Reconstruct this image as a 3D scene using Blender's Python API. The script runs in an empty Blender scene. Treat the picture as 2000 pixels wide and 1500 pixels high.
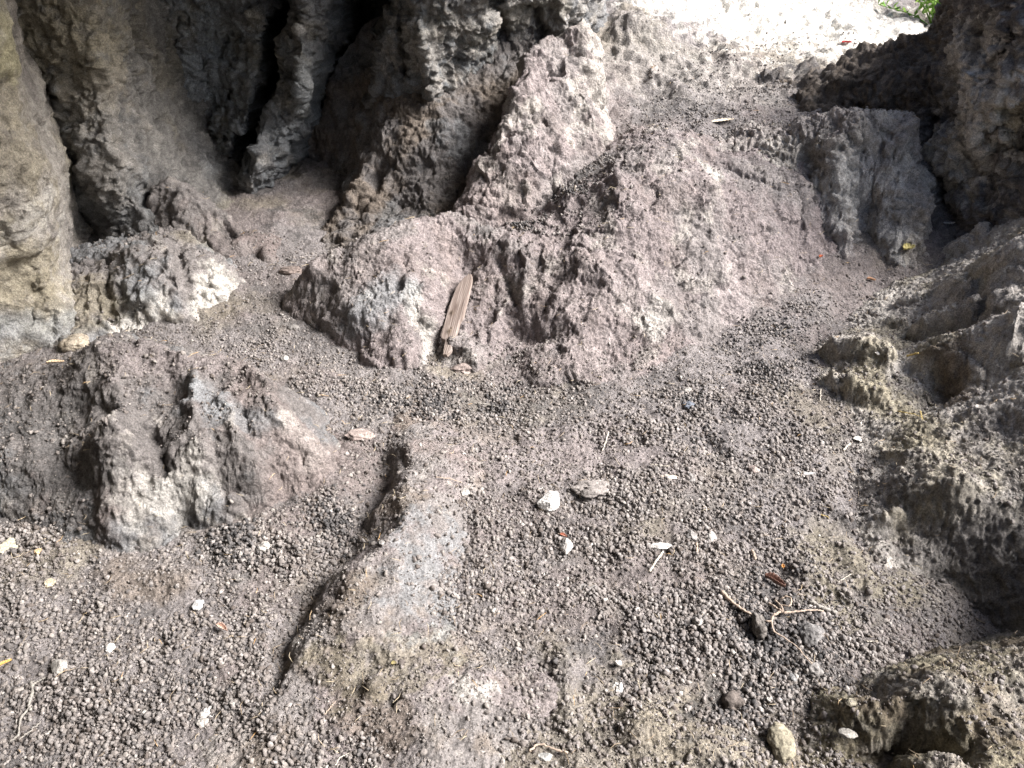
import bpy, math, random
import numpy as np
from mathutils import Vector
random.seed(7); rng = np.random.default_rng(7)
R = math.radians
SC = bpy.context.scene
COL = SC.collection

# ------------------------------------------------------------------ camera
PITCH = R(35.0); CAMZ = 1.6; FPX = 1570.0
cam = bpy.data.cameras.new('camera'); camo = bpy.data.objects.new('camera', cam); COL.objects.link(camo)
camo.location = (0, 0, CAMZ); camo.rotation_euler = (R(90) - PITCH, 0, 0)
cam.sensor_width = 36; cam.lens = 36 * FPX / 2000.0; cam.clip_start = 0.02; cam.clip_end = 200
SC.camera = camo
SC.render.resolution_x = 1024; SC.render.resolution_y = 768

# ------------------------------------------------------------------ world, sun, exposure
SUN_AZ = R(-5.0)        # from +x towards +y
SUN_EL = R(43.0)
w = bpy.data.worlds.new('World'); SC.world = w; w.use_nodes = True
nt = w.node_tree; bg = nt.nodes['Background']
sky = nt.nodes.new('ShaderNodeTexSky'); sky.sky_type = 'NISHITA'; sky.sun_disc = False
sky.sun_elevation = SUN_EL; sky.sun_rotation = R(90) - SUN_AZ
sky.air_density = 1.0; sky.dust_density = 4.0; sky.ozone_density = 1.0
nt.links.new(sky.outputs[0], bg.inputs[0]); bg.inputs[1].default_value = 0.10
sl = bpy.data.lights.new('sun', 'SUN'); sl.energy = 4.7; sl.angle = R(28); sl.color = (1.0, 0.962, 0.95)
so = bpy.data.objects.new('sun', sl); COL.objects.link(so)
sd = Vector((math.cos(SUN_EL) * math.cos(SUN_AZ), math.cos(SUN_EL) * math.sin(SUN_AZ), math.sin(SUN_EL)))
so.rotation_euler = sd.to_track_quat('Z', 'Y').to_euler(); so.location = sd * 12
SC.view_settings.view_transform = 'Standard'; SC.view_settings.look = 'None'
SC.view_settings.exposure = 1.36; SC.view_settings.gamma = 1.0
SC.render.engine = 'CYCLES'
SC.cycles.max_bounces = 5; SC.cycles.diffuse_bounces = 4; SC.cycles.glossy_bounces = 2
SC.cycles.use_denoising = True
SC.cycles.use_fast_gi = False

# ------------------------------------------------------------------ pixel <-> world helpers
CP, SP = math.cos(PITCH), math.sin(PITCH)
def ray(u, v):
    k = (750 - v) / FPX
    return np.array([(u - 1000) / FPX, CP + SP * k, -SP + CP * k])
def P(u, v, y=None, z=None):
    d = ray(u, v)
    s = y / d[1] if y is not None else (z - CAMZ) / d[2]
    return (d[0] * s, d[1] * s, CAMZ + d[2] * s)
def Z(u, v, z): return P(u, v, z=z)
def Y(u, v, y): return P(u, v, y=y)
def to_px(p):
    x, y, z = p[..., 0], p[..., 1], p[..., 2] - CAMZ
    dep = y * CP - z * SP; up = y * SP + z * CP
    dep = np.maximum(dep, .05)
    return 1000 + FPX * x / dep, 750 - FPX * up / dep

# ------------------------------------------------------------------ noise
_t = np.random.default_rng(3)
PERM = _t.permutation(512).astype(np.int32)
PERM = np.concatenate([PERM, PERM])
GR = _t.normal(size=(512, 3)).astype(np.float32); GR /= np.linalg.norm(GR, axis=1)[:, None]
JT = _t.random((512, 3)).astype(np.float32)
def hsh(ix, iy, iz):
    return PERM[(PERM[(PERM[ix & 511] + iy) & 511] + iz) & 511]
def perlin(p, s=0):
    p = p.astype(np.float32) + np.float32(s * 17.31)
    i = np.floor(p).astype(np.int32); f = p - i
    w_ = f * f * f * (f * (f * 6 - 15) + 10)
    out = np.zeros(len(p), np.float32)
    for a in (0, 1):
        wx = w_[:, 0] if a else 1 - w_[:, 0]
        for b in (0, 1):
            wy = w_[:, 1] if b else 1 - w_[:, 1]
            for c in (0, 1):
                wz = w_[:, 2] if c else 1 - w_[:, 2]
                g = GR[hsh(i[:, 0] + a, i[:, 1] + b, i[:, 2] + c)]
                out += wx * wy * wz * (g[:, 0] * (f[:, 0] - a) + g[:, 1] * (f[:, 1] - b) + g[:, 2] * (f[:, 2] - c))
    return out * 1.6
def fbm(p, n=4, s=0, gain=.5):
    o = 0; a = 1.
    for k in range(n):
        o = o + a * perlin(p * (2.03 ** k), s + k); a *= gain
    return o
def ridged(p, n=4, s=0, gain=.55):
    o = 0; a = 1.
    for k in range(n):
        o = o + a * (1 - 2 * np.abs(perlin(p * (2.07 ** k), s + k))); a *= gain
    return o - .5
def worley(p, s=0):
    p = p.astype(np.float32) + np.float32(s * 11.7)
    b = np.floor(p - .5).astype(np.int32)
    f1 = np.full(len(p), 9., np.float32); f2 = f1.copy()
    for a in (0, 1):
        for c in (0, 1):
            for e in (0, 1):
                ix, iy, iz = b[:, 0] + a, b[:, 1] + c, b[:, 2] + e
                j = JT[hsh(ix, iy, iz)]
                d = np.sqrt((ix + j[:, 0] - p[:, 0]) ** 2 + (iy + j[:, 1] - p[:, 1]) ** 2 + (iz + j[:, 2] - p[:, 2]) ** 2)
                f2 = np.minimum(f2, np.maximum(f1, d)); f1 = np.minimum(f1, d)
    return f1, f2
def facet(p, s=0):
    """chipped planes: each cell is a tilted plane, so cell borders are sharp edges"""
    p = p.astype(np.float32) + np.float32(s * 7.13)
    b = np.floor(p - .5).astype(np.int32); f1 = np.full(len(p), 9., np.float32); val = np.zeros(len(p), np.float32)
    for a in (0, 1):
        for c in (0, 1):
            for e in (0, 1):
                ix, iy, iz = b[:, 0] + a, b[:, 1] + c, b[:, 2] + e; hh = hsh(ix, iy, iz); j = JT[hh]; g = GR[(hh * 7 + 13) & 511]
                dx, dy, dz = p[:, 0] - ix - j[:, 0], p[:, 1] - iy - j[:, 1], p[:, 2] - iz - j[:, 2]
                d = dx * dx + dy * dy + dz * dz; m = d < f1
                f1 = np.where(m, d, f1); val = np.where(m, g[:, 0] * dx + g[:, 1] * dy + g[:, 2] * dz, val)
    return val
def chips(W, A1=.012, f1=8., A2=.005, f2=21., s=0, crack=.008):
    wq = W + .025 * np.c_[perlin(W * 8, s + 1), perlin(W * 8, s + 2), perlin(W * 8, s + 3)]
    wq = wq + .006 * np.c_[perlin(W * 40, s + 4), perlin(W * 40, s + 5), perlin(W * 40, s + 6)]
    o = A1 * 1.6 * facet(wq * f1, s) + A2 * 1.6 * facet(wq * f2, s + 1)
    t = np.abs(perlin(wq * 5, s + 7)); o = o - crack * np.exp(-(t / .035) ** 2) * sstep(-.1, .3, perlin(W * 3, s + 8))
    return o
def sstep(a, b, x):
    t = np.clip((x - a) / (b - a), 0, 1); return t * t * (3 - 2 * t)

# ------------------------------------------------------------------ thin plate spline
class TPS:
    def __init__(s, xy, z, lam=2e-4):
        xy = np.array(xy, float); z = np.array(z, float); n = len(xy)
        s.c = xy.mean(0); s.xy = xy - s.c
        d = np.linalg.norm(s.xy[:, None] - s.xy[None], axis=2)
        K = s.phi(d) + lam * np.eye(n)
        Pm = np.c_[np.ones(n), s.xy]
        A = np.block([[K, Pm], [Pm.T, np.zeros((3, 3))]])
        sol = np.linalg.solve(A, np.r_[z, 0, 0, 0]); s.w = sol[:n]; s.a = sol[n:]
    @staticmethod
    def phi(d): return d * d * np.log(d + 1e-9)
    def __call__(s, q):
        q = np.asarray(q, float) - s.c; out = np.empty(len(q))
        for i in range(0, len(q), 60000):
            c = q[i:i + 60000]
            d = np.sqrt(((c[:, None] - s.xy[None]) ** 2).sum(2))
            out[i:i + 60000] = s.phi(d) @ s.w + s.a[0] + c @ s.a[1:]
        return out

# ------------------------------------------------------------------ materials
def mat_rock(name, bump=1.0, fine=1.0, rough=.96):
    m = bpy.data.materials.new(name); m.use_nodes = True
    t = m.node_tree; N = t.nodes; L = t.links
    b = N['Principled BSDF']; b.inputs['Roughness'].default_value = rough
    b.inputs['Specular IOR Level'].default_value = .18
    at = N.new('ShaderNodeAttribute'); at.attribute_name = 'Col'
    tc = N.new('ShaderNodeTexCoord')
    def noise(sc, det, ro=.6, dist=0.):
        n = N.new('ShaderNodeTexNoise'); n.inputs['Scale'].default_value = sc
        n.inputs['Detail'].default_value = det; n.inputs['Roughness'].default_value = ro
        n.inputs['Distortion'].default_value = dist
        L.new(tc.outputs['Object'], n.inputs['Vector']); return n.outputs['Fac']
    def mrange(x, a, bb, c, d):
        n = N.new('ShaderNodeMapRange'); L.new(x, n.inputs[0])
        for k, vv in enumerate((a, bb, c, d)): n.inputs[k + 1].default_value = vv
        return n.outputs[0]
    def mul(a, bb):
        n = N.new('ShaderNodeMix'); n.data_type = 'RGBA'; n.blend_type = 'MULTIPLY'; n.inputs[0].default_value = 1
        L.new(a, n.inputs[6]); L.new(bb, n.inputs[7]); return n.outputs[2]
    c = mul(at.outputs['Color'], mrange(noise(26, 6, .7), .3, .7, .62, 1.38))
    c = mul(c, mrange(noise(210, 3, .7), .3, .7, .55, 1.45))
    L.new(c, b.inputs['Base Color'])
    vo = N.new('ShaderNodeTexVoronoi'); vo.inputs['Scale'].default_value = 95; L.new(tc.outputs['Object'], vo.inputs['Vector'])
    def bumpn(h, dist, st, prev=None):
        n = N.new('ShaderNodeBump'); n.inputs['Distance'].default_value = dist; n.inputs['Strength'].default_value = st
        L.new(h, n.inputs['Height'])
        if prev: L.new(prev, n.inputs['Normal'])
        return n.outputs[0]
    n1 = bumpn(noise(38, 8, .72, .4), .022 * bump, .9)
    n2 = bumpn(mrange(vo.outputs['Distance'], 0, .8, 1, 0), .0045 * fine, .8, n1)
    n3 = bumpn(noise(330, 3, .7), .0035 * fine, .9, n2)
    L.new(n3, b.inputs['Normal'])
    return m
M_ROCK = mat_rock('rock', 1.0, .7); M_DUST = mat_rock('dusty_rock', .7, 1.1); M_FLOOR = mat_rock('cave_soil', .6, 1.5)
def mat_bits(name, ramp, bump=.0012, sc=300, rough=.9):
    m = bpy.data.materials.new(name); m.use_nodes = True
    t = m.node_tree; N = t.nodes; L = t.links
    b = N['Principled BSDF']; b.inputs['Roughness'].default_value = rough; b.inputs['Specular IOR Level'].default_value = .25
    g = N.new('ShaderNodeNewGeometry'); r = N.new('ShaderNodeValToRGB'); L.new(g.outputs['Random Per Island'], r.inputs[0])
    e = r.color_ramp.elements
    while len(e) > 1: e.remove(e[0])
    e[0].position = ramp[0][0]; e[0].color = (*ramp[0][1], 1)
    for p_, c_ in ramp[1:]:
        q = e.new(p_); q.color = (*c_, 1)
    tc = N.new('ShaderNodeTexCoord')
    n = N.new('ShaderNodeTexNoise'); n.inputs['Scale'].default_value = sc; n.inputs['Detail'].default_value = 4
    L.new(tc.outputs['Object'], n.inputs['Vector'])
    mr = N.new('ShaderNodeMapRange'); L.new(n.outputs['Fac'], mr.inputs[0])
    for k, vv in enumerate((.3, .7, .65, 1.35)): mr.inputs[k + 1].default_value = vv
    mx = N.new('ShaderNodeMix'); mx.data_type = 'RGBA'; mx.blend_type = 'MULTIPLY'; mx.inputs[0].default_value = 1
    L.new(r.outputs[0], mx.inputs[6]); L.new(mr.outputs[0], mx.inputs[7]); L.new(mx.outputs[2], b.inputs['Base Color'])
    bp = N.new('ShaderNodeBump'); bp.inputs['Distance'].default_value = bump; L.new(n.outputs['Fac'], bp.inputs['Height'])
    L.new(bp.outputs[0], b.inputs['Normal'])
    return m

# ------------------------------------------------------------------ tagging
def tag(o, label=None, cat=None, group=None, kind=None):
    if label: o['label'] = label
    if cat: o['category'] = cat
    if group: o['group'] = group
    if kind: o['kind'] = kind
    return o
def mesh_from(name, V, F, mat, col=None, smooth=True):
    V = np.ascontiguousarray(V, np.float32); F = np.ascontiguousarray(F, np.int32)
    k = F.shape[1]
    me = bpy.data.meshes.new(name)
    me.vertices.add(len(V)); me.vertices.foreach_set('co', V.ravel())
    me.loops.add(F.size); me.loops.foreach_set('vertex_index', F.ravel())
    me.polygons.add(len(F)); me.polygons.foreach_set('loop_start', np.arange(0, F.size, k, dtype=np.int32))
    me.polygons.foreach_set('loop_total', np.full(len(F), k, np.int32))
    me.polygons.foreach_set('use_smooth', np.full(len(F), smooth))
    me.update(calc_edges=True)
    if col is not None:
        a = me.attributes.new('Col', 'FLOAT_COLOR', 'POINT')
        c = np.ones((len(V), 4), np.float32); c[:, :3] = col; a.data.foreach_set('color', c.ravel())
    if mat: me.materials.append(mat)
    o = bpy.data.objects.new(name, me); COL.objects.link(o)
    return o

# ------------------------------------------------------------------ relief patches
GREY = np.array([.215, .200, .192]); RED = np.array([.205, .174, .164]); OCHRE = np.array([.265, .238, .175])
WHITE = np.array([.52, .50, .46]); BLUE = np.array([.20, .215, .225]); DARK = np.array([.075, .072, .070]); PINK = np.array([.31, .270, .264])
PALE = np.array([.40, .375, .34]); BROWN = np.array([.17, .135, .10])
HRES = .01; HX0, HX1, HY0, HY1 = -3.2, 4.2, .3, 7.0
HM = np.full((int((HY1 - HY0) / HRES) + 1, int((HX1 - HX0) / HRES) + 1), -9., np.float32)
def hm_add(V):
    i = ((V[:, 1] - HY0) / HRES).round().astype(int); j = ((V[:, 0] - HX0) / HRES).round().astype(int)
    ok = (i >= 0) & (i < HM.shape[0]) & (j >= 0) & (j < HM.shape[1])
    np.maximum.at(HM, (i[ok], j[ok]), V[ok, 2])
def hm_at(x, y):
    i = np.clip(((np.asarray(y) - HY0) / HRES).round().astype(int), 0, HM.shape[0] - 1)
    j = np.clip(((np.asarray(x) - HX0) / HRES).round().astype(int), 0, HM.shape[1] - 1)
    return HM[i, j]
def hit(u, v):
    d = ray(u, v); s = np.linspace(.8, 9, 4000)
    q = d[None] * s[:, None]; q[:, 2] += CAMZ
    k = np.argmax(q[:, 2] < hm_at(q[:, 0], q[:, 1]))
    return q[k]

class Patch:
    """a relief over a plane: origin O, axes A, B, normal Nn. ctrl = world points."""
    def __init__(s, ctrl, O=(0, 0, 0), A=(1, 0, 0), B=(0, 1, 0), N=(0, 0, 1), lam=2e-4):
        s.O = np.array(O, float); s.M = np.array([A, B, N], float)
        s.M /= np.linalg.norm(s.M, axis=1)[:, None]
        q = (np.array(ctrl, float) - s.O) @ s.M.T
        s.q = q; s.f = TPS(q[:, :2], q[:, 2], lam); s.strokes = []; s.paint = []
    def find(s, u, v):
        d = ray(u, v); t = np.linspace(.7, 9, 700)
        p = d[None] * t[:, None]; p[:, 2] += CAMZ
        q = (p - s.O) @ s.M.T
        below = q[:, 2] < s.f(q[:, :2])
        k = np.argmax(below) if below.any() else int(np.argmin(np.abs(q[:, 2] - s.f(q[:, :2]))))
        return q[k]
    def stroke(s, pts, wd, amp, pw=2.0, line=True):
        """pts: pixel polyline; a raised (amp>0) or cut (amp<0) band of half-width wd metres"""
        Q = np.array([s.find(*p)[:2] for p in pts]); s.strokes.append((Q, wd, amp, pw)); return s
    def col(s, pts, wd, c, st=1.0, nz=.5):
        Q = np.array([s.find(*p)[:2] for p in pts]); s.paint.append((Q, wd, np.array(c), st, nz)); return s
    @staticmethod
    def segdist(g, Q):
        d = np.full(len(g), 1e9)
        if len(Q) == 1: return np.linalg.norm(g - Q[0], axis=1)
        for a, b in zip(Q[:-1], Q[1:]):
            ab = b - a; t = np.clip(((g - a) @ ab) / (ab @ ab + 1e-9), 0, 1)
            d = np.minimum(d, np.linalg.norm(g - (a + t[:, None] * ab), axis=1))
        return d
    def build(s, name, mat, ext, res, base, disp, mixes=(), floor=None, seed=0, hm=True, polar=None, warp=.03, fold=None):
        if polar is None:
            a0, a1, b0, b1 = ext
            na, nb = int((a1 - a0) / res) + 1, int((b1 - b0) / res) + 1
            ga, gb = np.meshgrid(np.linspace(a0, a1, na), np.linspace(b0, b1, nb)); 
        else:
            r0, r1, th0, th1, nb, na = polar
            rr = r0 * (r1 / r0) ** np.linspace(0, 1, nb); th = np.linspace(th0, th1, na)
            ga = rr[:, None] * np.sin(th)[None]; gb = rr[:, None] * np.cos(th)[None]
        g = np.c_[ga.ravel(), gb.ravel()]
        # domain warp so strokes and lobes get ragged edges
        p3 = np.c_[g, np.zeros(len(g))]
        wx = fbm(p3 * 7, 3, seed + 40) * warp; wy = fbm(p3 * 7, 3, seed + 50) * warp
        gw = g + np.c_[wx, wy]
        h = s.f(g + .5 * np.c_[wx, wy])
        for Q, wd, amp, pw in s.strokes:
            d = s.segdist(gw, Q) / wd
            h += amp * np.exp(-d ** pw)
        L = np.c_[g, h]
        if fold is not None:
            cr = fold(g[:, 0]) + .03 * perlin(p3 * 6, seed + 60); ov = np.maximum(L[:, 1] - cr, 0)
            L[:, 2] -= ov * .85 * sstep(0, .25, ov) + ov * .3; L[:, 1] = np.minimum(L[:, 1], cr) + np.minimum(ov, .06) * .5 - np.maximum(ov - .06, 0) * .35
        W = L @ s.M + s.O
        def normals(W):
            G = W.reshape(nb, na, 3); du = np.gradient(G, axis=1); dv = np.gradient(G, axis=0)
            n = np.cross(du, dv).reshape(-1, 3); n /= np.linalg.norm(n, axis=1)[:, None] + 1e-12
            return n
        n = normals(W)
        if (n @ s.M[2]).mean() < 0: n = -n; flip = True
        else: flip = False
        W = W + n * disp(W, n)[:, None]
        c = np.tile(base, (len(W), 1)).astype(float)
        for cc, sc_, lo, hi, st in mixes:
            m = sstep(lo, hi, fbm(W * sc_, 5, seed + int(sc_ * 3) + int(cc[0] * 100), .6)) * st
            c = c * (1 - m[:, None]) + cc * m[:, None]
        if s.paint:
            nz1 = fbm(W * 14, 5, seed + 71, .65)
            for Q, wd, cc, st, nz in s.paint:
                d = s.segdist(gw, Q) / wd
                m = np.clip(sstep(1.5, .3, d + nz * nz1 * 1.2) * st, 0, 1)
                c = c * (1 - m[:, None]) + cc * m[:, None]
        idx = np.arange(na * nb).reshape(nb, na)
        F = np.stack([idx[:-1, :-1], idx[:-1, 1:], idx[1:, 1:], idx[1:, :-1]], -1).reshape(-1, 4)
        if flip: F = F[:, ::-1]
        if floor is not None:
            keep = W[:, 2] > floor(W[:, :2]) - .05
            F = F[keep[F].any(1)]
            used = np.unique(F); mp = np.full(len(W), -1); mp[used] = np.arange(len(used))
            F = mp[F]; W = W[used]; c = c[used]
        o = mesh_from(name, W, F, mat, c)
        if hm: hm_add(W)
        s.W = W; s.n = n
        return o

# rock roughness recipes -----------------------------------------------------
def rough_rock(big=.03, mid=.012, pit=.010, fine=.003, f=5., seed=0, aniso=(1, 1, 1)):
    an = np.array(aniso)
    def d(W, n):
        Q = W * an
        o = big * fbm(Q * f, 3, seed)
        wq = Q + .03 * np.c_[perlin(Q * 9, seed + 5), perlin(Q * 9, seed + 6), perlin(Q * 9, seed + 7)]
        o = o + mid * ridged(wq * f * 3.1, 3, seed + 10)
        f1, f2 = worley(wq * f * 2.6, seed + 1)
        o = o + pit * (np.minimum(f2 - f1, .35) / .35 - .6)            # creased facets
        f1, f2 = worley(wq * f * 7.5, seed + 2)
        msk = sstep(-.2, .4, perlin(Q * 4, seed + 20))
        o = o - pit * .9 * msk * sstep(.42, .12, f1)                    # pits
        o = o + fine * fbm(Q * 75, 3, seed + 30, .65)
        o = o + fine * 1.3 * (.5 - worley(Q * 48, seed + 3)[0])
        return o
    return d
def both(a, b): return lambda W, n: a(W, n) + b(W, n)
def crusty(big=.025, clod=.012, fine=.004, f=6., seed=0):
    """dust covered crumbly surface"""
    def d(W, n):
        o = big * fbm(W * f, 3, seed)
        wq = W + .02 * np.c_[perlin(W * 12, seed + 5), perlin(W * 12, seed + 6), perlin(W * 12, seed + 7)]
        m = sstep(-.35, .45, perlin(W * 5, seed + 9))
        f1, f2 = worley(wq * 17, seed + 1)
        o = o + clod * m * (.55 - f1)
        f1, f2 = worley(wq * 42, seed + 2)
        o = o + clod * .55 * (.5 - f1) * (.35 + .65 * m)
        o = o + clod * .8 * ridged(wq * 9, 3, seed + 12) * .5
        o = o + fine * fbm(W * 90, 3, seed + 30, .7)
        return o
    return d

# =================================================================== THE SETTING
# floor --------------------------------------------------------------
def avg(*a): return np.mean(np.array(a), 0)
fl = [(-2.6, .4, .0), (0, .4, .0), (1.2, .4, -.02), (3, .4, .1), (-3, 2, .1), (-1.9, 2.2, .03), (-.9, 1.3, -.01), (-.3, 1.6, 0), (.1, 1.1, .0),
      (.6, 1.5, .0), (.4, 2.1, .0), (1.0, 2.2, .01), (.9, 1.2, -.03), (-.6, 2.5, .02), (-1.0, 3.0, .09), (-1.3, 3.6, .13), (-.6, 3.6, .13), (-2.2, 3.4, .14),
      (-2.5, 5, .3), (0, 3.0, .05), (.8, 2.8, .02), (1.4, 3.0, .02), (1.9, 3.1, .05), (1.35, 2.4, .0),
      Z(1250, 230, .47), Z(1450, 230, .48), Z(1300, 150, .56), Z(1480, 120, .58), Z(1650, 180, .46), Z(1750, 230, .44), Z(1640, 105, .55), Z(1400, 30, .70), Z(1240, 60, .74), Z(1600, 30, .66),
      (.3, 5.6, .95), (1.0, 6.5, 1.0), (2.2, 6.5, .84), (3.6, 6.5, .55), (2.6, 5, .5), (0, 7, 1.3), (4, 9, .9), (2, 9, 1.3), (0, 9, 1.6), (3.2, 3.2, .4), (-2.5, 8, 1.2), (6, 6, .3), (6, 3, .2), (-.2, 4.6, .5),
      Z(1850, 1200, -.10), Z(1930, 1180, -.16), Z(1950, 1080, -.18), Z(1790, 1240, -.06), Z(1880, 1280, -.12)]
FL = Patch(fl, lam=1e-3)
def FLOORZ(xy): return FL.f(xy)
S = FL.stroke
S([(1000, 980)], .05, -.012); S([(745, 890), (735, 950), (675, 1060), (620, 1130), (585, 1195), (545, 1260), (515, 1350), (505, 1450)], .045, -.03); S([(1390, 850), (1400, 880)], .03, -.02); S([(1250, 860)], .03, -.015)
S([(1480, 1250), (1440, 1220)], .03, -.025); S([(1420, 1380), (1560, 1330)], .035, -.022); S([(1530, 1130), (1500, 1180)], .03, -.02)
S([(990, 1150)], .012, -.02); S([(720, 790), (900, 800), (1000, 770)], .06, -.012); S([(1560, 1110), (1640, 1160), (1700, 1200)], .02, .02)
S([(1650, 1080), (1700, 1150)], .03, .018); S([(1580, 960), (1650, 1010)], .04, .02); S([(1250, 1450), (1400, 1480)], .06, .03)
S([(1090, 1290), (1110, 1340), (1100, 1420)], .03, .02); S([(1120, 950), (1190, 960)], .025, .018)
S([(1450, 600), (1600, 640)], .05, .015); S([(1560, 720), (1580, 770)], .04, -.01); S([(1700, 170), (1640, 190)], .05, .03)
S([(1280, 160), (1330, 190)], .05, .05); S([(1230, 60), (1300, 90)], .07, .07); S([(1400, 90), (1450, 130)], .04, .03)
C = FL.col
C([(900, 870), (1150, 880), (1300, 900)], .14, PINK, .5); C([(1050, 1180), (1250, 1120)], .12, RED * 1.2, .5); C([(250, 1120), (330, 1150)], .06, BROWN * 1.2, .5)
C([(600, 920), (680, 880), (700, 940)], .08, RED, .8); C([(480, 1010), (560, 1040)], .08, RED * .9, .6)
C([(1350, 1400), (1600, 1480)], .16, PALE * np.array([1, .93, .78]), .45); C([(1000, 1440), (1300, 1490)], .2, OCHRE * 1.15, .45); C([(1750, 1150), (1600, 1080), (1620, 1180)], .08, OCHRE * .95, .7)
C([(520, 1480), (560, 1320), (640, 1220)], .08, BROWN * 1.15, .7); C([(1700, 700), (1800, 820), (1900, 900)], .12, OCHRE * 1.1, .6)
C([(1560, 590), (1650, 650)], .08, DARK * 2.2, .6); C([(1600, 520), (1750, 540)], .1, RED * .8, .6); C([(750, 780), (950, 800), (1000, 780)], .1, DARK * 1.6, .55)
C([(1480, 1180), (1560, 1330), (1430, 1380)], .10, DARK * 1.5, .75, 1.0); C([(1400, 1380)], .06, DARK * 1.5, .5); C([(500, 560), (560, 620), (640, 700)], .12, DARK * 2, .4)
C([(1250, 120), (1500, 170)], .25, PALE, .5); C([(1440, 30), (1700, 60), (1500, -30)], .52, np.array([.72, .69, .62]), .97, .55); C([(1310, 15)], .25, np.array([.66, .64, .60]), .9)  # near-white patches paint the blown-out daylight at the entrance into the ground
def floor_disp(W, n):
    o = .018 * fbm(W * 4, 3, 2) + .008 * fbm(W * 14, 3, 3)
    f1, f2 = worley(W * 38, 4); m = sstep(-.3, .4, perlin(W * 6, 5))
    o = o + .005 * (.5 - f1) * (.3 + m)
    o = o + .0035 * fbm(W * 70, 3, 6, .65)
    far = sstep(3.4, 4.4, W[:, 1])
    o = o + far * (.03 * fbm(W * 4, 3, 8) + .014 * ridged(W * 9, 3, 9) + .008 * fbm(W * 34, 3, 10) + chips(W, .012, 6., .005, 18., 12))
    return o
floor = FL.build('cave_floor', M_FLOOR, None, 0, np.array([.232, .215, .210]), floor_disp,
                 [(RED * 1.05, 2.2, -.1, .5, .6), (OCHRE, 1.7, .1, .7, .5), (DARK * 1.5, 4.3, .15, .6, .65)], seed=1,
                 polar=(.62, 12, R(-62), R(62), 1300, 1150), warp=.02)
tag(floor, 'uneven dusty brown cave floor sloping up to the bright entrance', kind='structure')

# back wall of the cave ----------------------------------------------
ws = [Y(-300, 100, 3.8), Y(-300, -600, 3.6), Y(-300, 700, 3.7),
      Y(60, 250, 3.9), Y(60, 420, 3.85), Y(150, 60, 3.95), Y(40, 100, 3.9), Y(150, 330, 3.9), Y(220, 180, 3.95), Y(240, 0, 4.0), Y(220, 430, 3.8),
      Y(275, 150, 3.95), Y(290, 50, 4.0), Y(300, 250, 3.95), Y(330, 300, 4.0), Y(400, 100, 4.1), Y(400, 250, 4.0), Y(400, 370, 3.9), Y(350, -30, 4.0), Y(460, 50, 4.05), Y(460, 200, 4.0), Y(460, 360, 3.85),
      Y(500, 250, 3.75), Y(500, 330, 3.65), Y(480, 380, 3.68), Y(540, 300, 3.75), Y(590, 60, 3.85), Y(600, 180, 3.8), Y(570, 260, 3.85), Y(590, 360, 3.85), Y(600, -40, 3.85), Y(620, 120, 3.85),
      Y(740, 80, 3.85), Y(800, 60, 3.7), Y(860, 60, 3.68), Y(900, 60, 3.72), Y(800, 150, 3.72), Y(860, 170, 3.75), Y(740, 150, 3.85), Y(740, -40, 3.85), Y(850, -60, 3.65), Y(960, 30, 3.75), Y(950, 100, 3.9),
      Y(700, 250, 4.0), Y(670, 320, 3.85), Y(740, 230, 3.9), Y(800, 260, 3.85), Y(860, 280, 3.85), Y(900, 200, 3.95), Y(700, 330, 3.85), Y(800, 400, 3.9), Y(640, 420, 3.85), Y(900, 350, 3.9), Y(1000, 300, 4.0),
      Y(1020, 30, 3.95), Y(1080, 20, 4.0), Y(1120, -20, 4.05), Y(1020, 100, 4.05), Y(1160, 60, 4.3), Y(1200, 0, 4.8), Y(1250, -100, 5.3), Y(1150, 300, 4.8),
      Y(700, 600, 3.9), Y(500, 600, 3.7), Y(300, 600, 3.4), Y(0, 600, 3.8), (-3.5, 3.4, 2.4), (-2.5, 3.5, 2.4), (-1.5, 3.3, 2.4), (-.5, 3.0, 2.4), (.3, 3.2, 2.4), (.9, 5, 2.4), (.9, 5.5, .5), (-1, 3.9, 1.4), (-.2, 3.6, 1.5), (-2, 3.7, 1.4)]
WL = Patch(ws, O=(0, 4, 0), A=(1, 0, 0), B=(0, 0, 1), N=(0, -1, 0), lam=1e-3)
S = WL.stroke
S([(550, -60), (530, 60), (518, 160), (490, 260), (455, 340)], .04, -.5, 4)
S([(720, -60), (695, 60), (665, 180), (625, 290), (580, 380)], .105, -.6, 4); S([(600, -40), (610, 100), (580, 240), (560, 300)], .05, .07)
S([(445, 60), (430, 130), (450, 200), (440, 270)], .015, -.05); S([(400, 130), (410, 260)], .02, -.04); S([(350, 40), (330, 180)], .02, -.04)
S([(780, 20), (790, 150)], .02, -.06); S([(830, 60), (850, 180)], .035, .05); S([(750, 60), (740, 170)], .03, .04)
S([(970, 0), (985, 90)], .03, -.10); S([(1040, 10), (1060, 70)], .03, -.08); S([(1090, -30), (1110, 60)], .03, .05)
S([(500, 240), (495, 330)], .04, .06); S([(590, 60), (610, 200), (570, 330)], .03, .04); S([(640, 0), (640, 120)], .02, .03)
C = WL.col
C([(400, 130), (330, 200), (420, 200), (440, 60)], .14, BLUE * 1.75, .75, 1.1); C([(300, 20), (290, 150)], .06, PALE, .6, 1.2); 
C([(330, 300), (400, 340)], .14, BLUE * 1.1, .6); C([(600, 150), (620, 280)], .12, BLUE * 1.1, .7); C([(800, 60), (860, 140)], .12, PALE * .9, .6, 1.3); C([(950, 30), (1080, 40)], .12, PALE, .6, 1.2)
C([(180, 440), (330, 440)], .12, DARK * 1.6, .5); C([(770, 330), (900, 300)], .3, BROWN * .7, .7)
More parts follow.
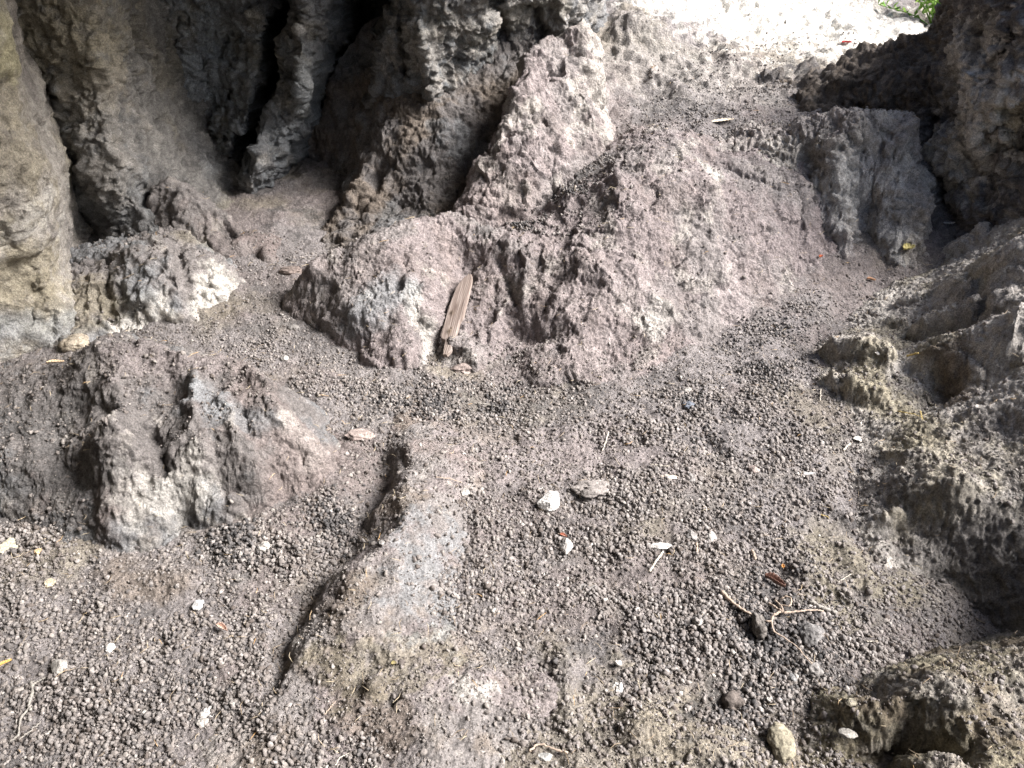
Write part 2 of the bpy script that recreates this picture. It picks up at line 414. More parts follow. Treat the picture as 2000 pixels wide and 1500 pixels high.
wall = WL.build('cave_wall', M_ROCK, (-3.2, .95, -.1, 2.2), .0055, np.array([.195, .198, .200]), both(both(rough_rock(.028, .007, .009, .003, 7, 100), crusty(.006, .012, .003, 5, 120)), lambda W, n: chips(W, .020, 6., .008, 17., 1)),
                [(BLUE * .9, 1.5, -.2, .4, .7), (DARK * 1.5, 4.2, .05, .6, .6), (OCHRE, 1.9, .25, .7, .45), (WHITE * .8, 6.5, .35, .85, .55)], seed=11, warp=.03)
tag(wall, 'rough grey back wall of the cave with deep dark clefts', kind='structure')

# leaning rock mass that forms the left side of the recess --------------
sil = [(245, 0, 3.6), (258, 120, 3.56), (268, 220, 3.48), (300, 320, 3.38), (345, 372, 3.36)]
fw = [Y(150, 60, 3.2), Y(100, 150, 3.22), Y(60, -20, 3.2), Y(40, 100, 3.25), Y(130, 250, 3.2), Y(160, 330, 3.13), Y(200, 400, 3.1), Y(220, 180, 3.32), Y(230, 60, 3.42), Y(240, 280, 3.26), Y(280, 350, 3.24), Y(240, 440, 3.1),
      Y(300, 400, 3.2), Y(330, 440, 3.12), Y(110, 440, 3.36), Y(90, 370, 3.44), Y(50, 270, 3.42), Y(180, 490, 3.16), Y(250, 500, 3.04), Y(150, 560, 3.0), Y(300, 560, 2.95), Y(0, 200, 3.4), Y(0, 0, 3.2),
      (-1.9, 3.25, 2), (-1.45, 3.7, 2), (-2.4, 3.1, 2), (-2.4, 3.2, .5), (-2.4, 3.1, 1.2)]
for q in sil:
    fw.append(Y(*q)); x_, y_, z_ = Y(*q); fw += [(x_ + .0, y_ + .22, z_), (x_ + .0, y_ + .45, z_)]
FW = Patch(fw, O=(-1.7, 3.3, 0), A=(.8, .6, 0), B=(0, 0, 1), N=(.6, -.8, 0), lam=8e-4)
S = FW.stroke
S([(30, 160), (60, 260), (100, 370), (115, 430)], .05, -.10); S([(150, 290), (190, 350), (240, 420)], .03, -.03); S([(120, 20), (60, 60)], .03, -.04); S([(190, 60), (190, 200), (230, 300)], .05, .04)
S([(80, 170), (130, 230)], .02, -.04); S([(280, 370), (310, 400)], .02, -.03); S([(40, 110), (80, 140)], .03, .05)
C = FW.col
C([(90, 60), (190, 120)], .16, OCHRE * 1.15, .7, .9); C([(200, 180), (230, 300)], .12, PALE * .8, .5, .9); C([(160, 440), (260, 460)], .1, DARK * 1.8, .5, .9)
fwo = FW.build('cave_wall', M_ROCK, (-.7, .75, -.1, 1.9), .005, np.array([.22, .213, .200]), both(both(rough_rock(.028, .007, .009, .003, 7, 140), crusty(.006, .012, .003, 5, 150)), lambda W, n: chips(W, .018, 6., .008, 17., 11)),
               [(BLUE, 1.5, -.1, .4, .5), (DARK * 1.5, 4.2, .1, .6, .5), (OCHRE, 1.9, .25, .7, .4), (WHITE * .8, 6.5, .35, .85, .5)], seed=13, warp=.03, hm=False)
tag(fwo, 'leaning lumpy rock mass left of the dark recess', kind='structure')

# left wall close by ---------------------------------------------------
ll = [Y(-400, 0, 1.9), Y(-400, 500, 1.9), Y(-400, 900, 1.7), Y(-150, 100, 2.2), Y(-150, 400, 2.25), Y(-150, 700, 2.15), Y(-100, 850, 2.1),
      Y(0, 60, 2.5), Y(20, 200, 2.5), Y(60, 300, 2.52), Y(90, 400, 2.55), Y(90, 520, 2.57), Y(40, 500, 2.5), Y(20, 400, 2.45), Y(0, 300, 2.42), Y(0, 600, 2.42), Y(80, 600, 2.5), Y(130, 600, 2.55), Y(30, 660, 2.42), Y(120, 660, 2.5), Y(60, 710, 2.42), Y(160, 690, 2.52),
      Y(30, 60, 2.9), Y(60, 200, 2.9), Y(105, 290, 2.95), Y(135, 400, 3.0), Y(135, 500, 3.0), Y(200, 620, 2.8), Y(230, 680, 2.75),
      Y(-50, -200, 2.3), Y(0, -500, 2.2), (-1.9, 3.4, .6), (-1.9, 3.4, 1.2), (-1.8, 3.4, 0)]
LW = Patch(ll, O=(-1.75, 2.5, 0), A=(.72, .70, 0), B=(0, 0, 1), N=(.70, -.72, 0), lam=8e-4)
S = LW.stroke
S([(0, 500), (60, 480), (100, 450)], .035, .03); S([(20, 190), (10, 230)], .04, -.05); S([(130, 690), (110, 680)], .02, -.09)
S([(60, 560), (60, 620)], .03, -.02); S([(150, 650), (190, 660)], .03, .03)
C = LW.col
C([(0, 470), (60, 440), (100, 400)], .05, WHITE, .8); C([(30, 520), (60, 570)], .14, OCHRE * 1.35, .8); C([(40, 320)], .13, OCHRE * 1.25, .6); C([(0, 640), (120, 640)], .08, BLUE * 1.5, .6)
C([(5, 60), (15, 120)], .07, np.array([.5, .47, .3]), .7)
lw = LW.build('cave_wall', M_ROCK, (-1.7, .75, -.1, 2.2), .0055, PALE * 1.0, both(rough_rock(.025, .0035, .003, .0022, 4, 200), lambda W, n: chips(W, .010, 5., .005, 15., 2)),
              [(OCHRE * 1.2, 1.6, -.1, .5, .7), (GREY, 5, 0, .6, .6), (WHITE, 7, .4, .8, .5)], seed=23, warp=.03, hm=False)
tag(lw, 'smooth ochre and pale grey wall at the left edge', kind='structure')

# =================================================================== OUTCROPS (things)
def outcrop(name, label, pts, feet, ext, res, base, disp, mixes, mat, strokes=(), paints=(), seed=0, out=.13, drop=-.12, cat='rock outcrop', extra=(), warp=.03, lam=3e-4):
    pts = list(pts); cx = np.mean([p[:2] for p in pts], 0)
    for f in feet:
        pts.append(f); d = np.array(f[:2]) - cx; d /= np.linalg.norm(d)
        q = np.array(f[:2]) + d * out; pts.append((q[0], q[1], f[2] + drop))
        q = np.array(f[:2]) + d * out * 3; pts.append((q[0], q[1], f[2] + drop * 2))
    pts += list(extra)
    p = Patch(pts, lam=lam)
    for s_ in strokes: p.stroke(*s_)
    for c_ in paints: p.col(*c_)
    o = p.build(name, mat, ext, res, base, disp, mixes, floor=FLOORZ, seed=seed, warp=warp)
    tag(o, label, cat)
    return o, p

# big dusty mound in the middle
mound, MD = outcrop('rock_outcrop', 'largest dusty pinkish grey rock mound rising behind the leaning wooden plank',
    [Y(780, 440, 2.95), Y(700, 470, 2.85), Y(600, 530, 2.72), Y(620, 580, 2.66), Y(760, 640, 2.5), Y(800, 560, 2.60), Y(700, 560, 2.62), Y(660, 620, 2.55), Y(830, 480, 2.85), Y(860, 430, 3.0), Y(740, 500, 2.75), Y(820, 640, 2.54),
     Y(910, 510, 2.88), Y(885, 620, 2.62), Y(890, 560, 2.76), Y(880, 415, 3.05), Y(1000, 440, 3.06), Y(950, 470, 2.9), Y(1000, 560, 2.72), Y(950, 600, 2.66), Y(1100, 390, 3.08), Y(1100, 480, 2.83), Y(1100, 600, 2.58), Y(1200, 560, 2.63), Y(1200, 450, 2.85),
     Y(1190, 350, 3.12), Y(1300, 275, 3.3), Y(1300, 350, 3.08), Y(1300, 450, 2.90), Y(1300, 550, 2.73), Y(1300, 640, 2.55), Y(1370, 290, 3.35), Y(1400, 330, 3.25), Y(1400, 450, 2.98), Y(1450, 550, 2.82), Y(1480, 400, 3.12), Y(1530, 470, 3.05), Y(1470, 320, 3.38), Y(1560, 330, 3.38), Y(1580, 420, 3.2), Y(1400, 600, 2.68), Y(1400, 520, 2.82), Y(1460, 290, 3.6), Y(1240, 300, 3.22), Y(1200, 400, 2.96), Y(1150, 430, 2.94), Y(1200, 660, 2.5), Y(1050, 670, 2.52),
     Y(1160, 320, 3.42), Y(1090, 370, 3.28), Y(1030, 415, 3.18), Y(1230, 260, 3.6), Y(960, 440, 3.1), (-.44, 3.2, .04), (-.58, 3.06, .03), (-.72, 2.92, .02), (-.9, 2.85, .0), (-.3, 3.3, .03), (-.7, 3.3, -.05), (-.5, 3.5, -.1), (-.2, 3.6, -.05), (-1.0, 3.2, -.1)],
    [Z(600, 650, .01), Z(680, 700, .0), Z(770, 725, .0), Z(850, 715, .01), Z(950, 715, .0), Z(1060, 730, .0), Z(1130, 742, .0), Z(1250, 725, .0), Z(1380, 670, .0), Z(1490, 620, .01), Z(1590, 560, .02), Z(1680, 520, .0), Z(560, 590, .04)],
    (-1.1, 1.9, 2.2, 3.95), .0045, PINK * .80, both(crusty(.022, .011, .005, 5, 300), lambda W, n: chips(W, .008, 9., .005, 24., 8, .004)),
    [(GREY * 1.15, 2.5, -.2, .4, .7), (RED * 1.1, 3.1, .0, .6, .6), (PALE, 6, .3, .8, .5), (DARK * 2, 5, .35, .8, .4)], M_DUST,
    strokes=[([(845, 690), (880, 600), (925, 510)], .03, -.032), ([(700, 510), (800, 480)], .05, .03), ([(690, 640), (740, 700)], .05, .03), ([(790, 660), (780, 710)], .04, .035), ([(860, 520), (830, 600)], .03, .03),
             ([(640, 560), (680, 640)], .02, -.03), ([(790, 510), (770, 560)], .018, -.03), ([(1110, 480), (1150, 500)], .02, -.02), ([(1080, 560), (1075, 590)], .02, -.025), ([(1120, 500), (1180, 540), (1200, 560)], .03, .03),
             ([(1110, 390), (1180, 370), (1250, 400)], .05, .035), ([(1170, 330), (1220, 300)], .025, -.025), ([(1220, 310), (1200, 370)], .035, .03), ([(1400, 310), (1460, 340), (1510, 360)], .025, -.03),
             ([(1250, 560), (1310, 620)], .04, .035), ([(1000, 600), (950, 660)], .03, .03), ([(1000, 640), (1060, 660)], .03, -.03), ([(1130, 640), (1120, 710)], .05, .02), ([(1380, 380), (1400, 480)], .04, .03),
             ([(970, 510), (1010, 590)], .025, -.03), ([(1040, 500), (1030, 580)], .03, .03), ([(900, 690), (930, 720)], .025, .03), ([(1550, 380), (1570, 480)], .02, -.03)],
    paints=[([(800, 590), (830, 660), (820, 700)], .035, WHITE * .9, .8), ([(770, 560), (700, 620)], .07, BLUE * 1.2, .6), ([(1380, 320), (1400, 350)], .03, WHITE, .8), ([(1300, 600), (1260, 640)], .035, WHITE * .9, .8),
            ([(1150, 700), (1090, 620), (1250, 560)], .1, PINK, .6), ([(860, 470), (880, 540)], .05, RED * 1.2, .6), ([(1200, 300), (1000, 440), (940, 450)], .035, DARK * 1.8, .8), ([(1060, 590)], .04, RED * .9, .8), ([(1430, 600), (1450, 500)], .06, PINK * 1.1, .6)],
    seed=31)

# buttress
but, BT = outcrop('rock_outcrop', 'tall narrow dusty rock spur climbing from the mound up to the back wall',
    [Y(900, 400, 3.15), Y(950, 300, 3.3), Y(980, 220, 3.45), Y(1010, 150, 3.6), Y(1060, 90, 3.75), Y(1140, 40, 3.85), Y(1000, 380, 3.1), Y(1050, 300, 3.25), Y(1080, 200, 3.5), Y(1120, 120, 3.68), Y(1100, 80, 3.8),
     Y(1140, 300, 3.38), Y(1170, 250, 3.52), Y(1168, 150, 3.74), Y(1160, 70, 3.84), Y(960, 420, 3.05), Y(1050, 370, 3.15), Y(900, 440, 3.0), Y(1100, 330, 3.22)],
    [], (-.75, .75, 2.9, 4.3), .0045, PINK * .9, both(crusty(.03, .015, .005, 6, 400), lambda W, n: chips(W, .012, 9., .006, 22., 9, .006)),
    [(GREY * 1.15, 2.5, -.2, .4, .7), (RED * 1.1, 3.1, .1, .6, .5), (PALE * 1.1, 6, .1, .7, .6)], M_DUST,
    strokes=[([(1080, 120), (1150, 90)], .03, -.05), ([(1000, 250), (1060, 230)], .025, -.04), ([(990, 300), (1060, 290)], .035, .04), ([(1060, 330), (1080, 390)], .02, -.03), ([(1130, 60), (1110, 130)], .04, .04), ([(1020, 180), (1100, 160)], .03, .04),
             ([(940, 330), (900, 390)], .04, .03), ([(1140, 200), (1160, 290)], .03, .03)],
    paints=[([(1000, 400), (930, 380)], .08, RED * 1.2, .5), ([(1150, 60), (1170, 180)], .08, PALE * 1.15, .7)],
    seed=37,
    extra=[(-.36, 3.25, .03), (-.26, 3.42, .03), (-.13, 3.62, .05), (-.0, 3.85, .1), (.03, 4.1, .2), (-.32,3.12,.1), (-.55, 3.1, -.05), (-.6, 3.6, -.3), (-.3, 4.1, -.3), (.3, 4.15, .45), (.5, 4.1, .40), (.48, 3.85, .40), (.50, 3.6, .30), (.38, 3.3, .2), (.2, 3.1, .12), (0, 2.95, .12), (-.3, 2.9, .05), (-.5, 2.9, -.1), (.7, 3.5, 0), (.75, 4, .1), (.1, 4.3, .2), (.5, 3.0, -.1)])

# rocky ledge at right, below the entrance slope
ledge, LD = outcrop('rock_ledge', 'flat topped grey rock ledge with grooved upright face below the entrance slope',
    [Y(1400, 330, 3.45), Y(1440, 300, 3.5), Y(1560, 300, 3.42), Y(1620, 290, 3.38), Y(1700, 320, 3.32), Y(1790, 260, 3.46), Y(1450, 250, 3.75), Y(1600, 240, 3.7), Y(1720, 250, 3.6), Y(1800, 300, 3.4),
     Y(1450, 400, 3.36), Y(1560, 400, 3.3), Y(1620, 380, 3.26), Y(1680, 400, 3.28), Y(1760, 400, 3.26), Y(1800, 380, 3.28), Y(1540, 480, 3.2), Y(1620, 450, 3.2), Y(1740, 450, 3.2), Y(1650, 480, 3.16)],
    [], (.6, 2.25, 2.95, 4.3), .0045, PALE * 1.12, both(both(crusty(.035, .016, .005, 5, 500), rough_rock(.02, .008, .008, .002, 8, 520)), lambda W, n: chips(W, .012, 8., .006, 20., 10)),
    [(PINK * .85, 2.5, -.2, .4, .6), (DARK * 2, 4, .1, .6, .5), (PALE, 7, .3, .8, .4)], M_DUST,
    strokes=[([(1565, 320), (1560, 380), (1570, 420)], .022, -.03), ([(1700, 340), (1700, 400)], .022, -.03), ([(1620, 310), (1640, 350)], .05, .05), ([(1760, 330), (1750, 440)], .06, .05), ([(1600, 370), (1640, 390)], .02, -.03),
             ([(1430, 290), (1460, 320)], .025, -.06), ([(1720, 270)], .04, -.06), ([(1460, 340), (1540, 350)], .03, .03), ([(1650, 420), (1650, 470)], .04, .03), ([(1810, 300), (1810, 420)], .03, .02)],
    paints=[([(1650, 400), (1740, 460)], .1, BLUE * 1.6, .4), ([(1500, 440), (1540, 500)], .12, PINK * .8, .6)],
    seed=43,
    extra=[Z(1500, 550, 0.), Z(1600, 515, .01), Z(1700, 510, .02), Z(1800, 480, .03), Z(1850, 450, .0), (1.0, 3.0, -.15), (1.4, 3.0, -.12), (1.8, 3.0, -.1), (2.1, 3.3, 0), (2.1, 3.8, .3), (1.2, 4.1, .42), (1.7, 4.1, .38), (.8, 3.9, .40), (.65, 3.6, .30), (.7, 3.2, .1), (2.2, 4.2, .2)])

# left mound
lm, LM = outcrop('boulder', 'big fluted boulder in the left foreground with painted shade darkening its left flank',
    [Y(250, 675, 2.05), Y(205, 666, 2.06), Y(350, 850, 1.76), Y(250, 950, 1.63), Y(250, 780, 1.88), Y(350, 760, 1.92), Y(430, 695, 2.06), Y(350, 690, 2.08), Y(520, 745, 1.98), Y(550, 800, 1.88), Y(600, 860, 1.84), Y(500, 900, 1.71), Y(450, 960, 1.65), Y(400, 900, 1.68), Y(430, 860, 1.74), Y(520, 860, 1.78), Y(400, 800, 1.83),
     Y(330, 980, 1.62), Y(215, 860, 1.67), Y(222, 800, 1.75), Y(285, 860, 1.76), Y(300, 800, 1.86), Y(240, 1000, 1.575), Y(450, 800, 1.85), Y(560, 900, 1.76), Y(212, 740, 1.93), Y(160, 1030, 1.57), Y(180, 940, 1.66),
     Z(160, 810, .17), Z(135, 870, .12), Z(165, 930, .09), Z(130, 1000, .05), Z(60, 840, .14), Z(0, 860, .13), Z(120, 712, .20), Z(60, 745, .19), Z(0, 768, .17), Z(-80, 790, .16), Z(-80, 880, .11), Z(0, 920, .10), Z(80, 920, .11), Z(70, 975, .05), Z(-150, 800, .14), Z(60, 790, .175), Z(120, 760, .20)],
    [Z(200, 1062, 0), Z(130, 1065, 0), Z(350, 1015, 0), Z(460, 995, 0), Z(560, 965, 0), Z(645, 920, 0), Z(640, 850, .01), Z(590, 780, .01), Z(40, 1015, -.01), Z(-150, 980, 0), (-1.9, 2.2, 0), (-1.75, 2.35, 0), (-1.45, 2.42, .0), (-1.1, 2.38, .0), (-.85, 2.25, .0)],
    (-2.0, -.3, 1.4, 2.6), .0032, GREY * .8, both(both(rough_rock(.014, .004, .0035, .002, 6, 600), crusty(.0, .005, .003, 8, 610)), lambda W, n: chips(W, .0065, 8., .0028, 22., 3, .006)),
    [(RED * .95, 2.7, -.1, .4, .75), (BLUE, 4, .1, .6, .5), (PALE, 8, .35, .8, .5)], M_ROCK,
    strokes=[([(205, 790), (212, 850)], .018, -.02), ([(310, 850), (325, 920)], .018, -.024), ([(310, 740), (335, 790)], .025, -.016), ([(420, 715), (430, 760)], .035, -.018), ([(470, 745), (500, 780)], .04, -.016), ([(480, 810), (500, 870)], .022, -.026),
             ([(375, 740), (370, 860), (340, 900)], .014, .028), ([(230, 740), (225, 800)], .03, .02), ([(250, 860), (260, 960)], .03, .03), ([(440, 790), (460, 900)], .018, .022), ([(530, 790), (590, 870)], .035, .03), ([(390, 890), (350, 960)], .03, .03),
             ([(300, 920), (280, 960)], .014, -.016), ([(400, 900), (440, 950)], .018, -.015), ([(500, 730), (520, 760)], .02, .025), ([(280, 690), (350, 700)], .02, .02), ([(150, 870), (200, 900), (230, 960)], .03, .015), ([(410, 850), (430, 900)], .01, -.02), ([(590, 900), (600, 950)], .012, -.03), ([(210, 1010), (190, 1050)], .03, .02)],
    paints=[([(0, 840), (100, 860), (130, 960)], .11, DARK * 1.6, .75, .9), ([(580, 850), (600, 880)], .035, WHITE, .85, .7), ([(300, 960), (400, 930), (250, 1000)], .035, WHITE * .85, .7), ([(380, 760), (420, 800)], .05, BLUE * 1.5, .6), ([(560, 960), (640, 900)], .06, RED * 1.05, .8), ([(470, 710), (490, 760)], .06, RED * .9, .8), ([(250, 700), (400, 700)], .08, PINK * .8, .6)],  # first dark patch paints the left flank's shade into the rock colour
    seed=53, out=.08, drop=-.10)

# low bulging rock with white crust, left middle
e2, E2 = outcrop('rock_outcrop', 'low rounded rock with bright white crust along its foot beside the left wall',
    [Y(300, 470, 2.95), Y(200, 485, 2.9), Y(120, 515, 2.85), Y(340, 450, 3.05), Y(400, 500, 2.93), Y(460, 555, 2.85), Y(250, 560, 2.67), Y(350, 560, 2.67), Y(420, 560, 2.76), Y(150, 570, 2.66), Y(120, 620, 2.58), Y(220, 620, 2.58), Y(320, 620, 2.6), Y(400, 610, 2.68)],
    [Z(470, 590, .02), Z(410, 640, .02), Z(330, 655, .02), Z(250, 665, .02), Z(180, 690, .02), Z(60, 700, .02), Z(475, 545, .06), Z(440, 500, .08)],
    (-2.2, -.7, 2.35, 3.5), .0048, GREY * 1.15, both(rough_rock(.02, .010, .010, .003, 6, 700), lambda W, n: chips(W, .012, 8., .005, 22., 4)),
    [(BLUE * 1.2, 2.7, -.1, .4, .6), (OCHRE * 1.1, 2, .1, .6, .5), (PALE, 6, .3, .8, .5)], M_ROCK,
    strokes=[([(350, 480), (370, 600)], .02, -.03), ([(220, 530), (215, 620)], .015, -.035), ([(160, 520), (190, 500), (220, 510)], .02, -.04), ([(280, 520), (290, 600)], .06, .03), ([(420, 540), (430, 600)], .03, .03), ([(250, 500), (330, 480)], .02, .03)],
    paints=[([(395, 620), (445, 560)], .05, WHITE * 1.2, .9, .45), ([(230, 640), (320, 625)], .035, WHITE * 1.2, .85, .5), ([(270, 560)], .08, BLUE * 1.2, .6), ([(150, 590), (200, 580)], .07, OCHRE * 1.2, .6)],
    seed=61, extra=[(-2.1, 3.1, .1), (-1.7, 3.3, .05), (-1.3, 3.4, .0), (-1.0, 3.3, .0), (-2.1, 2.6, .1)])
e3, E3 = outcrop('rock_outcrop', 'brownish grey slanting rock at the foot of the leaning wall, behind the white crusted rock',
    [Y(330, 355, 3.4), Y(400, 400, 3.3), Y(450, 450, 3.15), Y(300, 420, 3.2), Y(360, 430, 3.1), Y(400, 470, 3.05), Y(280, 450, 3.15), Y(440, 480, 3.08)],
    [Z(475, 470, .08), Z(460, 500, .07), Z(400, 520, .07), Z(300, 490, .08), Z(240, 470, .12), Z(440, 420, .10)],
    (-1.95, -.85, 2.8, 3.8), .005, GREY * .95, both(rough_rock(.02, .012, .010, .003, 6, 750), lambda W, n: chips(W, .012, 8., .006, 22., 5)),
    [(RED * .9, 2.7, -.1, .4, .6), (PALE, 6, .3, .8, .5)], M_ROCK, strokes=[([(340, 370), (430, 440)], .05, .03)], seed=67)
e4, E4 = outcrop('rock_outcrop', 'small smooth reddish hump on the recess floor beside the slanting rock',
    [Y(490, 460, 3.2), Y(520, 480, 3.1), Y(470, 480, 3.1)], [Z(440, 490, .08), Z(540, 500, .08), Z(550, 475, .1), Z(490, 510, .07)],
    (-1.3, -.75, 2.8, 3.5), .005, RED * .95, crusty(.012, .006, .003, 6, 760), [(GREY, 3, 0, .5, .5)], M_DUST, seed=69, out=.07, drop=-.05)
e5, E5 = outcrop('rock_outcrop', 'dark low rock ridge in the shade behind the big mound',
    [Y(720, 330, 3.62), Y(770, 400, 3.42), Y(690, 380, 3.5), Y(680, 450, 3.32), Y(850, 360, 3.42), Y(900, 300, 3.54), Y(800, 260, 3.62), Y(860, 220, 3.66), Y(740, 255, 3.68), Y(800, 330, 3.52), Y(700, 440, 3.3), Y(780, 450, 3.2), Y(930, 200, 3.75), Y(800, 195, 3.78)],
    [], (-1.15, .1, 2.9, 4.1), .0045, GREY * .75, both(rough_rock(.03, .007, .009, .003, 6, 770), crusty(.01, .010, .003, 6, 780)),
    [(BROWN, 3, -.2, .5, .6), (BLUE, 3.5, .1, .6, .5)], M_ROCK, seed=71, strokes=[([(690, 400), (720, 340), (740, 290)], .03, .03), ([(740, 330), (700, 420)], .03, -.04)],
    extra=[(-.8, 4.1, .7), (-.2, 4.1, .9), (-.95, 3.9, .0), (-.9, 3.6, .0), (-1.0, 3.3, .03), (-.9, 3.1, .02), (-.5, 2.95, 0), (-.1, 3.0, .0), (.1, 3.5, .3), (.1, 4.1, .9)])

# central rib
rib, RB = outcrop('rock_rib', 'low dust covered rock rib running down the middle of the foreground',
    [Z(830, 860, 0.045), Z(780, 880, 0.050), Z(850, 900, 0.060), Z(800, 950, 0.076), Z(860, 960, 0.050), Z(790, 1010, 0.081), Z(850, 1010, 0.070), Z(740, 1070, 0.085), Z(820, 1070, 0.076), Z(700, 1130, 0.085), Z(780, 1150, 0.076), Z(860, 1150, 0.031), Z(650, 1200, 0.070), Z(720, 1220, 0.081), Z(800, 1230, 0.056),
     Z(620, 1290, 0.050), Z(720, 1300, 0.050), Z(850, 1310, 0.050), Z(940, 1320, 0.045), Z(850, 1390, 0.060), Z(930, 1400, 0.041), Z(740, 1380, 0.045), Z(1000, 1330, 0.031), Z(830, 1480, 0.050), Z(920, 1480, 0.031), Z(740, 1470, 0.020)],
    [Z(760, 850, 0), Z(740, 900, -.01), Z(760, 940, -.01), Z(700, 1060, -.01), Z(650, 1110, -.01), Z(610, 1160, -.01), Z(560, 1230, 0), Z(900, 860, 0.007), Z(930, 920, 0.007), Z(930, 1000, 0.000), Z(900, 1090, 0), Z(890, 1180, 0), Z(930, 1250, 0.004), Z(1030, 1280, 0.004), Z(1090, 1360, 0.000), Z(1000, 1470, 0.000)],
    (-.75, .25, .7, 2.2), .003, GREY * 1.12, crusty(.012, .007, .0035, 9, 800),
    [(PINK * .85, 4, -.2, .4, .7), (PALE, 8, .25, .8, .5), (BROWN * 1.2, 5, .2, .7, .5)], M_DUST,
    strokes=[([(755, 890), (748, 950), (690, 1060), (640, 1125), (600, 1185), (560, 1250), (530, 1350)], .025, -.035), ([(770, 880), (800, 960), (760, 1060), (690, 1140)], .03, .012), ([(780, 890), (790, 920)], .02, -.03), ([(770, 1375)], .012, -.04), ([(735, 1350)], .022, .025), ([(660, 1170)], .015, -.02), ([(770, 1270), (740, 1280)], .02, .012)],
    paints=[([(830, 870), (900, 900)], .06, RED * 1.2, .8), ([(910, 1330), (920, 1350)], .03, WHITE * .9, .7, 1), ([(640, 1250), (700, 1320), (850, 1280)], .05, OCHRE * .85, .6, 1.4), ([(700, 1150), (640, 1200)], .035, BROWN, .6), ([(830, 1050), (840, 1180)], .07, BLUE * 1.2, .5, 1.4)],
    seed=73, out=.09, drop=-.025, extra=[(-.45, .75, -.01), (-.1, .75, .015), (.1, .75, -.01)], warp=.02)

# right hand rocks
rr, RR = outcrop('rock_shelf', 'knobbly pale rock shelf along the right edge above the dark hollow',
    [Y(2000, 450, 2.6), Y(2100, 450, 2.5), Y(2000, 600, 2.3), Y(1850, 600, 2.6), Y(2000, 750, 1.98), Y(1850, 750, 2.2), Y(2000, 900, 1.71), Y(1850, 900, 1.78), Y(1950, 830, 1.89), Y(1900, 520, 2.8), Y(1950, 500, 2.7), Y(1750, 640, 2.6), Y(1780, 780, 2.14), Y(1720, 730, 2.26),
     Y(1660, 700, 2.36), Z(1780, 950, .05), Z(1780, 880, .05), Z(1760, 990, .05), Y(1830, 975, 1.62), Y(1920, 962, 1.61), Y(2000, 957, 1.60), Y(1900, 840, 1.9),
     (1.5, 1.55, .2), (1.5, 1.3, .28), (1.45, 1.1, .3), (2.0, 1.5, .36), (2.0, 2.2, .42), (2.6, 2.2, .5), (2.2, 2.8, .5), (2.6, 1.2, .45)],
    [],
    (.8, 2.7, 1.0, 3.3), .004, PALE * 1.15, both(both(crusty(.014, .0055, .0045, 5, 900), rough_rock(.006, .003, .003, .002, 7, 920)), lambda W, n: chips(W, .007, 7., .003, 20., 6, .004)),
    [(OCHRE * 1.15, 3.5, -.1, .45, .7), (GREY * .8, 5, 0, .6, .6), (PALE * 1.1, 9, .3, .8, .5)], M_DUST,
    strokes=[([(1620, 690), (1700, 700), (1740, 720)], .035, 0.062, 3), ([(1640, 740), (1700, 775)], .03, 0.044, 3), ([(1625, 720), (1660, 770)], .015, -0.025, 3), ([(1840, 725), (1930, 700)], .085, 0.138, 3), ([(1790, 740), (1850, 770)], .025, -0.037, 3), ([(1820, 640), (1880, 630)], .05, 0.088, 3), ([(1790, 660), (1840, 670)], .02, -0.062, 3), ([(1960, 700), (2000, 680)], .05, 0.062, 3),
             ([(1880, 820), (1980, 825)], .05, .04, 3), ([(1860, 600), (1840, 560)], .04, 0.050, 3), ([(1920, 560), (1990, 540)], .07, 0.112, 3), ([(1880, 560), (1910, 600)], .02, -0.062, 3), ([(1700, 640), (1760, 640)], .02, 0.037, 3), ([(1700, 610), (1720, 625)], .015, -0.025, 3),
             ([(1980, 620), (1960, 600)], .03, 0.062, 3), ([(1930, 650), (2000, 640)], .02, -0.050, 3), ([(1850, 500), (1900, 470)], .04, 0.062, 3), ([(1700, 890), (1850, 900)], .03, 0.015, 3), ([(1830, 960), (1900, 940)], .02, 0.025, 3), ([(1770, 600), (1800, 590)], .025, 0.037, 3)],
    paints=[([(1680, 720), (1740, 800), (1820, 850)], .07, OCHRE * 1.3, .8), ([(1820, 740), (1870, 770)], .04, BROWN, .8), ([(1800, 630), (1950, 620)], .1, PALE * .85, .5), ([(1900, 1050), (1950, 1200)], .2, DARK * 1.5, .6)],
    seed=83, cat='rock shelf', warp=.035,
    extra=[Z(1600, 680, .0), Z(1600, 760, -.005), Z(1660, 800, -.01), Z(1720, 860, -.01), Z(1690, 600, -.01), Z(1800, 530, .0), Z(1560, 720, -.06), Z(1640, 850, -.06), Z(1700, 960, -.04), Z(1640, 560, -.08), Z(1740, 1010, -.02), Z(1745, 1050, -.06),
           (1.05, 1.50, -.10), (.95, 1.35, -.15), (1.10, 1.40, -.2), (1.2, 1.42, -.18), (1.28, 1.3, -.18), (1.2, 1.2, -.22), (1.0, 1.15, -.25), (.9, 1.6, -.1), (1.35, 1.0, -.1), (1.7, 3.1, .0), (1.9, 3.2, .1), (1.0, 2.7, -.15), (.85, 2.0, -.15)])

